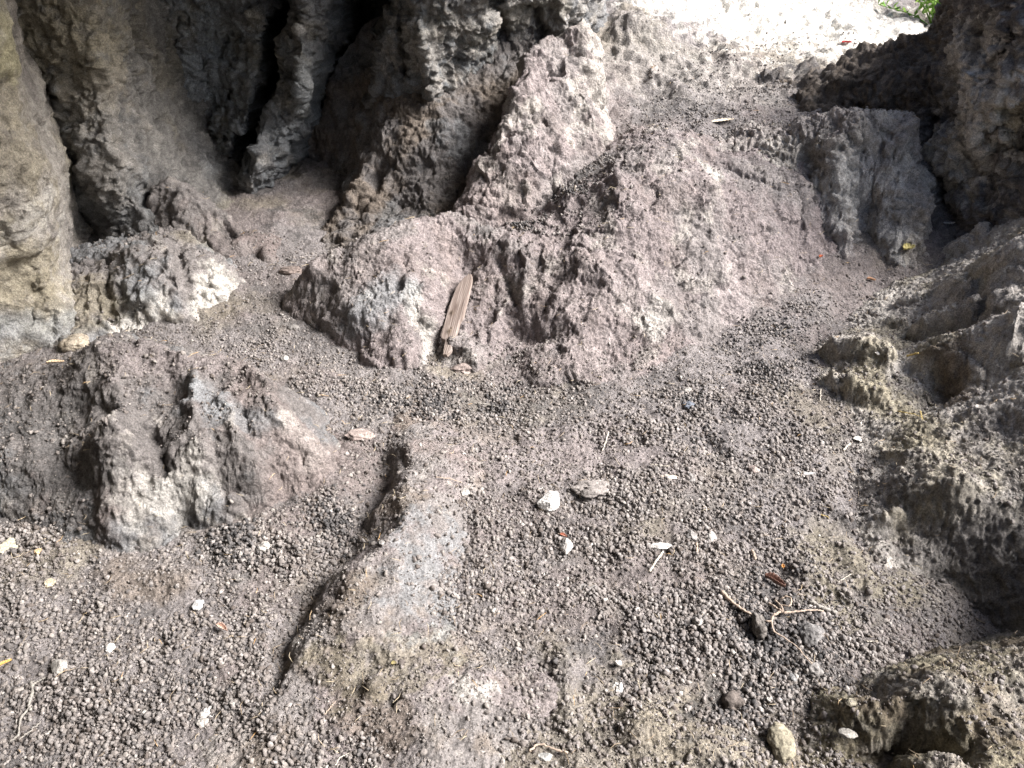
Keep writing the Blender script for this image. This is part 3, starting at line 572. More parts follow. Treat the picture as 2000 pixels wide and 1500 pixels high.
# bottom right rock
br, BR = outcrop('boulder', 'mossy brown pitted boulder cut off by the bottom right corner',
    [Y(1690, 1360, 1.02), Y(1760, 1350, 1.0), Y(1850, 1325, 1.0), Y(2000, 1292, 1.06), Y(1900, 1400, .93), Y(1780, 1400, .96), Y(1980, 1450, .87), Y(1850, 1480, .85), Y(1720, 1420, .96), Y(1950, 1350, 1.0), Y(2060, 1400, .95), Y(1780, 1490, .87), Y(2000, 1500, .84), (1.3, 1.0, .2), (1.2, .7, .15)],
    [], (.45, 1.3, .6, 1.35), .0025, OCHRE * .92, both(rough_rock(.008, .004, .005, .002, 9, 950), crusty(.006, .006, .003, 9, 960)),
    [(BROWN, 6, -.1, .4, .6), (PALE * .9, 8, .1, .6, .5), (DARK * 1.6, 9, .2, .6, .5)], M_ROCK,
    strokes=[([(1770, 1445), (1870, 1465)], .017, -.07, 3), ([(1740, 1385), (1880, 1390)], .012, .015), ([(1950, 1400)], .012, -.035), ([(1890, 1450), (1900, 1480)], .01, -.03), ([(1990, 1440)], .012, -.03), ([(1900, 1345), (1980, 1330)], .02, .012)],
    paints=[([(1700, 1365), (1850, 1350)], .04, PALE * .9, .6)],
    seed=91, warp=.02,
    extra=[Z(1665, 1345, -.01), Z(1680, 1400, -.02), Z(1720, 1480, -.03), Z(1640, 1340, -.06), Z(1700, 1500, -.06), (.75, 1.2, -.12), (.9, 1.25, -.14), (1.1, 1.3, -.15), (.5, 1.0, -.12), (.45, .7, -.1), (1.25, 1.3, -.1), (.9, .65, .05)])

# dark overhanging pillar upper right
kk = [Y(1570, 175, 4.02), Y(1650, 115, 4.15), Y(1720, 95, 4.1), Y(1800, 60, 4.05), Y(1835, 20, 4.0), Y(1845, -60, 4.0), Y(1600, 190, 3.95), Y(1680, 220, 3.85), Y(1780, 245, 3.7), Y(1700, 150, 3.95), Y(1780, 130, 3.9), Y(1830, 180, 3.7), Y(1830, 300, 3.45), Y(1850, 400, 3.3), Y(1840, 470, 3.25),
      Y(1870, 100, 3.7), Y(1870, 230, 3.5), Y(1900, 350, 3.35), Y(1900, 440, 3.2), Y(1930, 60, 3.5), Y(1920, 160, 3.28), Y(1910, 260, 3.28), Y(1960, 200, 3.15), Y(1960, 100, 3.25), Y(1960, 300, 3.2), Y(2000, 350, 3.15), Y(2000, 230, 3.1), Y(2000, 420, 3.0), Y(1950, 420, 3.12), Y(2000, 40, 3.2), Y(2080, 100, 3.1), Y(2080, 300, 3.05),
      Y(1960, 0, 3.4), Y(1900, 0, 3.6), (2.78, 3.1, .2), (2.78, 3.1, .9), (2.78, 3.1, 1.5), (2.85, 3.2, .5)]
Kp = Patch(kk, O=(1.8, 3.5, 0), A=(.6, -.8, 0), B=(0, 0, 1), N=(-.8, -.6, 0), lam=6e-4)
KM = Kp.M
# ------------------------------------------------ K as closed pillar built in its own frame
def build_pillar():
    p = Kp
    for a in [([(1880, 60), (1900, 200), (1930, 300)], .05, .05), ([(1950, 100), (1900, 200)], .03, .04), ([(1980, 60), (1930, 150)], .03, -.05), ([(1940, 260), (1990, 200)], .025, -.06), ([(1960, 290), (2000, 280)], .02, -.08), ([(1810, 260), (1830, 400), (1850, 440)], .04, -.12), ([(1640, 170), (1700, 130)], .02, .03),
              ([(1870, 320), (1930, 400)], .05, .05), ([(1750, 180), (1800, 160)], .05, .04), ([(1620, 210), (1740, 230)], .03, -.05)]:
        p.stroke(*a)
    p.col([(1900, 100), (1960, 200), (1900, 300)], .16, PALE * 1.35, .9, .8); p.col([(1990, 230)], .08, OCHRE * 1.2, .8); p.col([(1650, 180), (1750, 120)], .3, BROWN * .8, .7)  # first pale patch paints the light on the knob into the rock
    cq = np.array([((np.array(Y(*a)) - p.O) @ p.M.T)[:2] for a in [(1560, 175, 4.02), (1650, 122, 4.13), (1720, 97, 4.1), (1800, 58, 4.05), (1838, 22, 4.0)]])
    def crest(a): return np.interp(a, np.r_[cq[:, 0], cq[-1, 0] + .07], np.r_[cq[:, 1], 1.14])
    o = p.build('rock_pillar', M_ROCK, (-1.1, .98, -.1, 1.7), .0055, GREY * .8, both(rough_rock(.035, .016, .014, .004, 5.5, 1000, (1.2, 1.2, .8)), lambda W, n: chips(W, .018, 7., .008, 18., 7)),
                [(DARK * 1.5, 3, 0, .5, .6), (PALE, 5, .25, .7, .6)], seed=97, hm=False, warp=.04, fold=crest)
    # cut away the sheet above the sloping crest that meets the bright entrance
    return o
pil = build_pillar()
tag(pil, 'dark overhanging rock pillar beside the bright entrance with a lumpy knob painted pale as if lit', 'rock pillar')

# roof, left side and rear of the cave, unseen: shaped to darken the left and the recess
def shell():
    na, nb = 150, 70
    az = np.linspace(R(75), R(305), na); t = np.linspace(0, 1, nb)
    A, T = np.meshgrid(az, t)
    rad = 3.3 * np.cos(T * R(88)) ** .55 ; z = 2.75 * np.sin(T * R(90)) ** 1.0 - .15
    x = -1.0 + rad * np.cos(A) + 1.78 * T ** .8; y = 1.4 + rad * np.sin(A) * .98
    V = np.c_[x.ravel(), y.ravel(), z.ravel()]
    nn = V - np.array([-1, 1.4, .6]); nn /= np.linalg.norm(nn, axis=1)[:, None]
    V = V + nn * (.22 * fbm(V * 1.1, 4, 77))[:, None]
    idx = np.arange(na * nb).reshape(nb, na)
    F = np.stack([idx[:-1, :-1], idx[:-1, 1:], idx[1:, 1:], idx[1:, :-1]], -1).reshape(-1, 4)
    o = mesh_from('unseen_ceiling', V, F, M_ROCK, np.tile(GREY * .6, (len(V), 1)))
    tag(o, 'unseen dark grey rock ceiling shaped to shade the left of the cave', kind='structure')
shell()

# =================================================================== gravel and droppings
def ico(sub, seed=0, rough=0.):
    import bmesh
    bm = bmesh.new(); bmesh.ops.create_icosphere(bm, subdivisions=sub, radius=1.0)
    V = np.array([v.co for v in bm.verts]); F = np.array([[v.index for v in f.verts] for f in bm.faces]); bm.free()
    if rough: V = V * (1 + rough * perlin(V * 1.3, seed)[:, None] + rough * .5 * perlin(V * 3.1, seed + 3)[:, None])
    return V, F
def rotm(n):
    q = rng.normal(size=(n, 4)); q /= np.linalg.norm(q, axis=1)[:, None]; w_, x, y, z = q.T
    return np.stack([1 - 2 * (y * y + z * z), 2 * (x * y - z * w_), 2 * (x * z + y * w_), 2 * (x * y + z * w_), 1 - 2 * (x * x + z * z), 2 * (y * z - x * w_),
                     2 * (x * z - y * w_), 2 * (y * z + x * w_), 1 - 2 * (x * x + y * y)], -1).reshape(n, 3, 3)
def scatter(name, pos, size, shapes, mat, stretch=.38):
    Vs, Fs, off = [], [], 0
    which = rng.integers(0, len(shapes), len(pos))
    for k, (V, F) in enumerate(shapes):
        m = np.nonzero(which == k)[0]
        if not len(m): continue
        sc = size[m][:, None] * (1 + stretch * (rng.random((len(m), 3)) * 2 - 1))
        W = np.einsum('nij,nvj->nvi', rotm(len(m)), V[None] * sc[:, None, :]) + pos[m][:, None, :]
        Vs.append(W.reshape(-1, 3)); Fs.append((F[None] + (np.arange(len(m)) * len(V))[:, None, None] + off).reshape(-1, 3)); off += len(m) * len(V)
    return mesh_from(name, np.concatenate(Vs), np.concatenate(Fs), mat)
DENSE = [(450, 1050, 90, 60, 1), (560, 1080, 70, 60, .8), (650, 1030, 60, 90, .9), (120, 1200, 200, 90, .55), (150, 1400, 260, 110, .8), (400, 1330, 130, 120, .95), (470, 1220, 160, 70, .7), (700, 1430, 60, 60, .9), (50, 1080, 100, 60, .9),
         (650, 740, 120, 50, .8), (850, 780, 160, 50, .9), (960, 790, 90, 50, 1), (520, 660, 60, 70, .8), (1020, 1010, 90, 70, .8), (1150, 1060, 120, 70, .8), (1300, 1000, 220, 90, .85), (1450, 1050, 130, 80, .8), (1350, 1220, 120, 100, .95), (1250, 1290, 90, 60, .9),
         (1600, 1240, 180, 90, .8), (1480, 1300, 120, 60, .9), (1430, 1370, 80, 50, .9), (1560, 1400, 100, 60, .6), (1750, 1280, 100, 60, .5), (1500, 680, 110, 100, .8), (1560, 600, 80, 40, .8), (1400, 780, 140, 60, .8), (1300, 850, 160, 60, .7), (1550, 880, 160, 70, .7), (1800, 900, 160, 40, .5), (950, 1000, 60, 50, .7),
         (1100, 370, 70, 50, 1), (1020, 420, 50, 35, 1), (1170, 300, 40, 30, .9), (960, 450, 40, 25, .7), (1250, 260, 90, 30, .8), (1400, 230, 200, 50, .7), (1450, 150, 150, 60, .6), (1350, 310, 60, 30, .5), (1000, 1130, 100, 60, .5), (1180, 1150, 90, 40, .7), (540, 560, 60, 50, .5), (950, 880, 70, 40, .4)]
SPARSE = [(1060, 870, 110, 50, .6), (300, 1120, 90, 50, .7), (640, 920, 70, 60, .8), (1050, 1190, 130, 40, .4), (1100, 1400, 200, 120, .55), (1380, 1450, 120, 80, .4), (1650, 1080, 90, 60, .5), (560, 1330, 60, 120, .6), (560, 1030, 50, 25, .6), (520, 1470, 90, 40, .6), (1600, 530, 120, 40, .8), (1180, 1260, 60, 70, .6)]
def density(p):
    u, v = to_px(p); d = np.full(len(p), .22)
    for (cu, cv, ru, rv, a) in DENSE: d = np.maximum(d, a * np.exp(-(((u - cu) / ru) ** 2 + ((v - cv) / rv) ** 2) ** 1.3))
    for (cu, cv, ru, rv, a) in SPARSE: d = d * (1 - a * np.exp(-(((u - cu) / ru) ** 2 + ((v - cv) / rv) ** 2)))
    q = np.c_[p[:, :2], np.zeros(len(p))]
    return d * np.clip(.75 + 1.1 * fbm(q * 7, 3, 91), .05, 1.5)
def cand(n, y0, y1, keep_rock=.10):
    y = rng.uniform(y0, y1, n); x = rng.uniform(-1, 1, n) * (.72 * y + .55)
    z = hm_at(x, y).astype(float); fz = FLOORZ(np.c_[x, y])
    p = np.c_[x, y, z]
    ok = z > -1; h = z - fz
    d = density(p)
    u, v = to_px(p)
    gully = (((u - 1090) / 150) ** 2 + ((v - 370) / 90) ** 2 < 1) & (x < .75)
    # slope test: skip steep ground
    gx = np.abs(hm_at(x + .02, y) - hm_at(x - .02, y)) / .04; gy = np.abs(hm_at(x, y + .02) - hm_at(x, y - .02)) / .04
    steep = np.hypot(gx, gy)
    d = d * np.where((h > .035) & ~gully & (v > 250), keep_rock, 1) * sstep(1.1, .45, steep)
    d = np.where((v > 1600) | (v < 60) | (u < -450) | (u > 2400), 0, d)
    return p[ok], d[ok]
GREYS = [(0, (.10, .092, .088)), (.3, (.17, .158, .15)), (.8, (.235, .218, .205)), (1, (.30, .275, .26))]
M_PEL = mat_bits('dropping', GREYS, .002, 220); M_GRV = mat_bits('gravel', [(0, (.10, .085, .075)), (.4, (.16, .145, .135)), (.85, (.215, .195, .18)), (.98, (.27, .25, .23)), (1, (.42, .40, .37))])
pel_near = [(V * np.array([1, .86, .84]), F) for V, F in (ico(2, k, .2 + .09 * k) for k in range(7))]
pel_far = [(V * np.array([1, .86, .84]), F) for V, F in (ico(1, k, .25 + .1 * k) for k in range(6))]
grv_near = [(V * np.array([1, .8, .65]), F) for V, F in (ico(2, 20 + k, .55) for k in range(9))]
grv_far = [(V * np.array([1, .8, .65]), F) for V, F in (ico(1, 30 + k, .5) for k in range(7))]
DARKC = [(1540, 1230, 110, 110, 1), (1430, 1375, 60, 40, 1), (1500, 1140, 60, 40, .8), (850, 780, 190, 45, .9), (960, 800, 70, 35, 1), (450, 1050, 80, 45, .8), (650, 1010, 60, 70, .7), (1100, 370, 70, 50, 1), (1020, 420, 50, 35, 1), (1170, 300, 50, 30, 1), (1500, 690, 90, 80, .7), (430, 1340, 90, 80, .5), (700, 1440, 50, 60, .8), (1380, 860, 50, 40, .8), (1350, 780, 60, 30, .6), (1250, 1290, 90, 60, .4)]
def drop(name, n, y0, y1, s0, s1, shapes, mat, pw=1., kr=.1, stack=.6, label='', cat='', dark=False):
    p, d = cand(n, y0, y1, kr)
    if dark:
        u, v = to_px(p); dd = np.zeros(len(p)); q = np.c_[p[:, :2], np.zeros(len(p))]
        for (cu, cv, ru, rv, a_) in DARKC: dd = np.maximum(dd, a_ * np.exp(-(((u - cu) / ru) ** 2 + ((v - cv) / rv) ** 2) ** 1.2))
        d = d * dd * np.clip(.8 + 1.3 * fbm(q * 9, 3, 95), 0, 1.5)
    m = rng.random(len(p)) < d ** pw; p = p[m]; d = d[m]
    size = s0 + (s1 - s0) * rng.random(len(p)) ** 1.2
    p[:, 2] += size * (-.35 + stack * rng.random(len(p)) * np.clip(d, 0, 1) * 2)
    o = scatter(name, p, size, shapes, mat); o['kind'] = 'stuff'; o['label'] = label
    return o
a = 'dark round animal droppings strewn over the near cave floor'
drop('droppings', 40000, .8, 2.15, .0026, .0068, pel_near, M_PEL, 1.0, .02, 1.0, a)
drop('droppings', 76000, 2.15, 4.9, .0035, .0066, pel_far, M_PEL, .9, .05, 1.0, 'dark round animal droppings strewn over the far cave floor')
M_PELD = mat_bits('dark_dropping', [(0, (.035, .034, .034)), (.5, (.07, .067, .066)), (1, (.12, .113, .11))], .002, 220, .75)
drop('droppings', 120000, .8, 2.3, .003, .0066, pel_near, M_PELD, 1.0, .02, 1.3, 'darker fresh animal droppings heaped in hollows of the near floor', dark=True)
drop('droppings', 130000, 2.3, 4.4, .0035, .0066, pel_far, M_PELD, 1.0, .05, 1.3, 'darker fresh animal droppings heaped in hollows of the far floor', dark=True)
drop('gravel', 70000, .8, 2.3, .0018, .0085, grv_near, M_GRV, .6, .12, .5, 'mixed grey brown grit covering the near cave floor')
drop('gravel', 150000, .8, 2.6, .0013, .0034, grv_far, M_GRV, .4, .35, .3, 'fine brown crumbs covering the near cave floor')
drop('gravel', 80000, 2.2, 5.2, .0025, .008, grv_far, M_GRV, .6, .22, .4, 'pale grit covering the far cave floor')

# =================================================================== loose things
def mat_plain(name, c, rough=.85, bump=.001, sc=120):
    return mat_bits(name, [(0, c)], bump, sc, rough)
STONE_N = [0]
def stone(u, v, wpx, hpx, c, label, cat='stone', rough=.35, flat=.7, rot=0, name='stone', lift=.12, edge=False):
    p = hit(u, v); dep = math.hypot(p[1], CAMZ - p[2]); rx = wpx / FPX * dep / 2; ry = hpx / FPX * dep / 2 * 1.1
    V, F = ico(5, 100 + STONE_N[0], .0); STONE_N[0] += 1; sd_ = STONE_N[0]
    V = V * (1 + rough * perlin(V * .9, sd_)[:, None] + rough * .45 * perlin(V * 2.3, sd_ + 9)[:, None])
    if edge:                                   # broken, faceted outline
        for k in range(9):
            n_ = rng.normal(size=3); n_ /= np.linalg.norm(n_); h_ = .62 + .25 * rng.random(); d = V @ n_ - h_
            V = V - np.maximum(d, 0)[:, None] * n_ * .92
    V = V * (1 + .05 * perlin(V * 6, sd_ + 20)[:, None] + .03 * perlin(V * 14, sd_ + 21)[:, None])
    V = V * np.array([rx, ry, min(rx, ry) * flat])
    ca, sa = math.cos(rot), math.sin(rot); V = V @ np.array([[ca, sa, 0], [-sa, ca, 0], [0, 0, 1]])
    o = mesh_from(name, V, F, None, np.tile(np.array(c, float), (len(V), 1)) * (1 + .25 * perlin(V * 60, 5)[:, None]))
    o.data.materials.append(M_STONE)
    o.location = (p[0], p[1], p[2] + min(rx, ry) * flat * lift); tag(o, label, cat); return o
M_STONE = mat_rock('stone', .12, .22)
W1 = (.52, .50, .47); W2 = (.34, .325, .30); G1 = (.22, .21, .20); Bn = (.28, .25, .19); Pk = (.27, .225, .205); Dk = (.10, .095, .09)
stone(1075, 985, 44, 46, (.60, .59, .56), 'largest bright white flat-faced stone, right of the rock rib', flat=.75, edge=True, lift=.5)
stone(1162, 957, 74, 34, (.25, .23, .215), 'wide pale crumbly clod just right of the bright white stone', 'clod', .5, .6)
stone(1106, 1068, 26, 36, (.42, .40, .375), 'pale upright stone below the bright white stone', edge=True)
stone(1292, 1068, 54, 16, W1, 'thin white curved chip above the pale straight twig', flat=.5, edge=True, lift=.6)
stone(1152, 1148, 44, 20, G1, 'flat grey flake in the pebbles below the pale upright stone', flat=.3, edge=True, name='flake')
stone(118, 1303, 34, 32, W2, 'pale angular stone alone at the lower left, above the white curved roots', edge=True)
stone(216, 1266, 20, 22, W1, 'small white stone with a dark hole beside it at lower left', edge=True)
stone(405, 1393, 26, 22, (.46, .45, .43), 'white angular stone among the droppings near the bottom left', edge=True)
stone(395, 1410, 22, 16, W2, 'dull grey pebble touching the white angular stone at bottom left')
stone(12, 1072, 40, 44, (.34, .32, .25), 'yellowish beige stone at the very left edge below the boulder', edge=True)
stone(98, 1140, 22, 20, (.42, .37, .28), 'tan stone below the shaded left end of the boulder', edge=True)
stone(75, 1078, 14, 12, (.5, .36, .22), 'small orange stone beside the beige stone on the left')
stone(515, 1068, 22, 18, W2, 'pale rounded stone under the right foot of the fluted boulder')
stone(387, 1185, 20, 26, (.45, .45, .44), 'grey oval stone casting a dark shadow on the left gravel', edge=True)
stone(1525, 1452, 48, 60, (.22, .20, .15), 'brownish rounded stone by the bottom edge right of centre', lift=.2)
stone(1652, 1432, 36, 18, (.24, .23, .21), 'long grey stone at the left tip of the pitted corner boulder', edge=True)
stone(1662, 1372, 22, 16, (.24, .22, .17), 'tan stone touching the top left tip of the corner boulder', edge=True)
stone(1303, 932, 36, 13, (.50, .43, .36), 'long flat tan stone right of the wide pale clod', flat=.5, edge=True)
stone(1350, 937, 16, 26, G1, 'upright grey stone just right of the long flat tan stone', edge=True)
stone(1343, 762, 16, 16, W2, 'pale stone sitting above the dark blue pebble on the right', edge=True)
stone(1345, 792, 24, 18, (.13, .145, .17), 'dark bluish pebble under the pale stone on the right')
stone(908, 963, 20, 17, W2, 'pale pink round stone on the top right flank of the rib')
stone(702, 850, 56, 24, Pk, 'broad pinkish clod between the fluted boulder and the rib', 'clod', .5, .5)
stone(905, 722, 44, 26, Pk, 'pinkish clod just below the lower end of the plank', 'clod', .5, .6)
stone(556, 700, 14, 14, W2, 'lone pale pebble between the fluted boulder and the big mound')
stone(568, 530, 46, 22, (.17, .14, .125), 'smooth dark stone in the shade left of the big mound')
stone(1425, 1378, 46, 36, (.11, .095, .085), 'dark knobbly clod lying in a hollow at lower right', 'clod', .7, .8)
stone(1482, 1232, 26, 44, (.12, .11, .10), 'dark clod standing upright below the root cluster', 'clod', .5, 1.1, lift=.8)
stone(1362, 1213, 20, 20, W2, 'round pale pebble left of the thick pale stick')
stone(1715, 690, 12, 9, (.85, .8, .72), 'tiny white chip on the small tan outcrop', flat=.4, edge=True)
stone(1675, 857, 18, 12, (.75, .72, .66), 'white chip in the gravel below the small tan outcrop', flat=.5, edge=True)
stone(1575, 925, 34, 12, (.36, .36, .35), 'flat grey slab lying in gravel at the right', flat=.4, edge=True)
stone(1472, 918, 26, 20, Pk, 'pink brown stone left of the flat grey slab', edge=True)
stone(1388, 1052, 24, 30, W2, 'pale stone in the dense gravel right of the curved white chip', edge=True)
stone(1352, 1048, 22, 26, G1, 'grey stone standing left of the pale one in dense gravel', edge=True)
stone(1590, 1310, 30, 26, G1, 'rounded grey clod at the lower end of the long thin root', 'clod', .5)
stone(1585, 1240, 44, 40, (.17, .165, .16), 'ball of matted grey dust right of the long thin root', 'clod', .3)
stone(1548, 1325, 20, 18, (.2, .2, .2), 'smooth dark grey pebble left of the rounded grey clod')
stone(1208, 1345, 20, 22, (.5, .49, .47), 'whitish crumb on the dusty ground right of the rib base', 'clod', .6)
stone(1065, 1478, 28, 16, (.42, .42, .40), 'grey pebble touching the bottom edge near the forked root', edge=True)
stone(745, 1060, 12, 10, G1, 'small grey pebble in the shade left of the rib')
stone(150, 675, 54, 40, (.33, .29, .23), 'rounded tan stone beside the dark hole at the foot of the left wall', lift=.3)
stone(575, 640, 22, 14, (.2, .19, .18), 'dark grey pebble by the foot of the big mound')
stone(1860, 435, 30, 10, (.5, .5, .48), 'pale sliver of stone in the darkest corner by the pillar', flat=.4, edge=True)

def tube(pts, rad, seg=7):
    pts = np.array(pts, float); n = len(pts); V = []; rad = np.broadcast_to(rad, n)
    for i in range(n):
        t = pts[min(i + 1, n - 1)] - pts[max(i - 1, 0)]; t /= np.linalg.norm(t) + 1e-9
        a = np.cross(t, [0, 0, 1.0]); a /= np.linalg.norm(a) + 1e-9; b = np.cross(t, a)
        for k in range(seg):
            th = 2 * math.pi * k / seg; V.append(pts[i] + rad[i] * (a * math.cos(th) + b * math.sin(th)))
    V.append(pts[0]); V.append(pts[-1]); F = []
    for i in range(n - 1):
        for k in range(seg):
            a0, a1 = i * seg + k, i * seg + (k + 1) % seg; F += [(a0, a1, a1 + seg), (a0, a1 + seg, a0 + seg)]
    for k in range(seg):
        F.append((len(V) - 2, (k + 1) % seg, k)); F.append((len(V) - 1, (n - 1) * seg + k, (n - 1) * seg + (k + 1) % seg))
    return np.array(V), np.array(F)
def smooth_path(pts, n=22):
    pts = np.array(pts, float); d = np.r_[0, np.cumsum(np.linalg.norm(np.diff(pts, axis=0), axis=1))]; t = np.linspace(0, d[-1], n)
    q = np.stack([np.interp(t, d, pts[:, k]) for k in range(3)], 1)
    for _ in range(2): q[1:-1] = .25 * q[:-2] + .5 * q[1:-1] + .25 * q[2:]
    return q
def merge(parts):
    Vs, Fs, o = [], [], 0
    for V, F in parts: Vs.append(V); Fs.append(F + o); o += len(V)
    return np.concatenate(Vs), np.concatenate(Fs)
TW = np.random.default_rng(5)
def twig_mesh(px, r0, r1, lift=.006, wob=.0015):
    q = np.array([hit(*p) for p in px]); q[:, 2] += lift
    for k in range(1, len(q) - 1): q[k, 2] = max(q[k, 2], .5 * (q[k - 1, 2] + q[k + 1, 2]))
    q = smooth_path(q); q += TW.normal(size=q.shape) * wob * .5
    rad = np.linspace(r0, r1, len(q)) * (1 + .18 * TW.normal(size=len(q)))
    return tube(q, np.abs(rad))
M_TW = mat_plain('pale_twig', (.36, .29, .23), .8, .0006, 400); M_TWD = mat_plain('grey_root', (.26, .245, .22), .85, .0006, 400); M_TWW = mat_plain('white_stalk', (.50, .46, .39), .8, .0004, 400)
M_STR = mat_plain('yellow_straw', (.55, .42, .16), .7, .0003, 400)
def twig(branches, label, mat=M_TW, name='twig', cat='twig', lift=.006):
    V, F = merge([twig_mesh(px, a, b, lift) for px, a, b in branches]); o = mesh_from(name, V, F, mat); tag(o, label, cat); return o
twig([([(1408, 1160), (1430, 1182), (1468, 1208)], .0052, .0032)], 'thick pale stick pointing at the dark upright clod', name='stick', cat='stick', lift=.01)
twig([([(1500, 1185), (1516, 1196), (1528, 1204)], .003, .002), ([(1512, 1180), (1522, 1192), (1530, 1205)], .002, .0015), ([(1520, 1188), (1540, 1192), (1545, 1178), (1535, 1170), (1524, 1176)], .002, .0022),
      ([(1528, 1204), (1560, 1201), (1588, 1198), (1605, 1201)], .0028, .0016), ([(1522, 1202), (1507, 1210), (1505, 1222), (1495, 1220)], .003, .003), ([(1505, 1222), (1504, 1236), (1512, 1243), (1548, 1268), (1570, 1288), (1583, 1304)], .0022, .0012)],
     'tangled pale root cluster with one long thin tail', M_TW, 'root', 'root', .014)
twig([([(1580, 1176), (1600, 1188), (1632, 1200)], .006, .005)], 'grey dusty stick lying right of the root cluster', M_TWD, 'stick', 'stick')
twig([([(1268, 1122), (1282, 1100), (1294, 1084)], .003, .0026)], 'short straight white twig under the thin curved chip', M_TWW, lift=.012)
twig([([(1360, 1064), (1361, 1086)], .0032, .0032)], 'stubby upright tan twig in the dense gravel', M_TW)
twig([([(1468, 1078), (1475, 1096)], .004, .0035)], 'short pale stub of stick above the thick pale stick', M_TW, 'stick', 'stick')
twig([([(1176, 884), (1184, 862), (1188, 846)], .0022, .002)], 'bent white stalk standing right above the wide pale clod', M_TWW)
twig([([(1270, 910), (1306, 914)], .0018, .0015)], 'thin white stalk lying above the long flat tan stone', M_TWW)
twig([([(932, 790), (955, 797), (984, 801)], .0028, .002)], 'thin grey twig on the dark droppings below the mound', M_TWD)
twig([([(62, 1334), (66, 1352), (58, 1380), (62, 1392)], .004, .003), ([(62, 1380), (40, 1412), (38, 1440), (20, 1452)], .003, .002), ([(66, 1340), (90, 1326)], .003, .002)], 'pale curled root in the bottom left corner', M_TWD, 'root', 'root')
twig([([(38, 1448), (62, 1430), (82, 1412)], .0022, .0015)], 'short pale root piece near the bottom left corner', M_TWD, 'root', 'root')
twig([([(1034, 1470), (1050, 1456), (1062, 1458), (1085, 1470), (1108, 1474)], .0022, .0025)], 'forked pale root at the bottom edge right of the rib', M_TW, 'root', 'root')
twig([([(634, 1400), (656, 1372)], .0014, .0008)], 'thin tan stalk leaning on the left of the rib base', M_TW)
twig([([(655, 1498), (665, 1482), (682, 1474)], .0014, .0008)], 'curved white grass stalk at the bottom edge left of the rib', M_TWW)
twig([([(1646, 882), (1660, 868)], .003, .003)], 'short white stub beside the white chip', M_TWW)
twig([([(1602, 762), (1601, 786)], .0018, .0015)], 'small upright stalk left of the tan outcrop', M_TWW)
twig([([(1603, 1008), (1618, 1014)], .0015, .001)], 'tiny bright yellow straw on the right gravel', M_STR, 'straw', 'straw')
twig([([(1752, 806), (1780, 814), (1800, 818)], .0018, .001), ([(1796, 806), (1801, 822)], .0015, .001)], 'thin orange rootlet below the brown boulder knob', M_STR, 'root', 'root')
twig([([(1770, 698), (1792, 692)], .0035, .003)], 'yellowish straw tucked by the knobbly shelf', M_STR, 'straw', 'straw')
twig([([(1636, 1140), (1662, 1124)], .0012, .001)], 'fine pale stalk on the brown bank at right', M_TWW)
twig([([(1690, 1255), (1712, 1256)], .0014, .001)], 'thin cream straw in the gravel near the dark hollow', M_TWW, 'straw', 'straw')
twig([([(760, 828), (790, 832)], .0012, .001)], 'fine straw above the top of the rib', M_TWW, 'straw', 'straw')
twig([([(852, 935), (880, 938), (902, 945)], .0014, .001)], 'thin root lying across the top of the rib', M_TW, 'root', 'root')

# straw slivers nobody could count
def litter():
    p, d = cand(9000, .8, 4.6, .4); m = rng.random(len(p)) < .22; p = p[m]; parts = []
    for q in p:
        L_ = TW.uniform(.008, .035) * (1 if q[1] < 2.6 else 1.3); a = TW.uniform(0, math.pi); dx = np.array([math.cos(a), math.sin(a), TW.normal() * .12]) * L_ / 2
        bend = TW.normal(size=3) * L_ * .12; b = q + [0, 0, .006]
        parts.append(tube([b - dx, b + bend, b + dx], [.0005, .0007, .0004], 4))
    V, F = merge(parts)
    o = mesh_from('straw_litter', V, F, mat_bits('straw', [(0, (.2, .15, .1)), (.5, (.38, .31, .22)), (.85, (.58, .50, .36)), (1, (.5, .3, .12))], .0002, 300)); o['kind'] = 'stuff'; o['label'] = 'fine dry straw slivers scattered over the floor'
litter()

# leaves and chips
def leaf(u, v, L_, Wd, c, label, rot, curl=.35, name='leaf', cat='leaf', lift=.008, lobes=0):
    p = hit(u, v); n, k = 24, 9; V = []
    for i in range(n):
        t = i / (n - 1); hw = Wd / 2 * (math.sin(math.pi * t ** .8) ** .7) * (1 + lobes * math.sin(t * 26))
        for j in range(k):
            s_ = j / (k - 1) * 2 - 1
            V.append(((t - .5) * L_, s_ * hw, curl * Wd * (s_ * s_) * (.7 + .5 * math.sin(3 * t)) + .12 * L_ * math.sin(4.2 * t + 1) * curl + .0012 * math.sin(t * 40) * abs(s_)))
    V = np.array(V); F = []
    for i in range(n - 1):
        for j in range(k - 1): a0 = i * k + j; F.append((a0, a0 + 1, a0 + k + 1, a0 + k))
    o = mesh_from(name, V, np.array(F), mat_plain(name + '_skin', c, .7, .0004, 500))
    so_ = o.modifiers.new('thick', 'SOLIDIFY'); so_.thickness = .0007
    st, sf = tube(smooth_path([(-L_ * .8, 0, .002), (-L_ * .5, 0, 0), (L_ * .4, 0, .0012 + .12 * L_ * math.sin(3.8) * curl)], 8), [.0009] * 8, 5)
    s2 = mesh_from('stem' if name == 'leaf' else 'fibre', st, sf, M_TW); s2.parent = o
    o.location = (p[0], p[1], p[2] + lift); o.rotation_euler = (random.uniform(-.15, .15), random.uniform(-.15, .15), rot); tag(o, label, cat); return o
leaf(1512, 1142, .055, .02, (.15, .085, .065), 'curled reddish brown leaf above the root cluster', -.6, .8)
leaf(1774, 489, .06, .04, (.55, .48, .20), 'yellow green dry leaf on the floor below the rock ledge', .4, .35, lobes=.18)
leaf(436, 1231, .032, .014, (.45, .32, .26), 'pinkish curved leaf on the left gravel', -.5, .6)
leaf(12, 1300, .03, .008, (.55, .33, .10), 'orange dry leaf at the left edge', .9, .6)
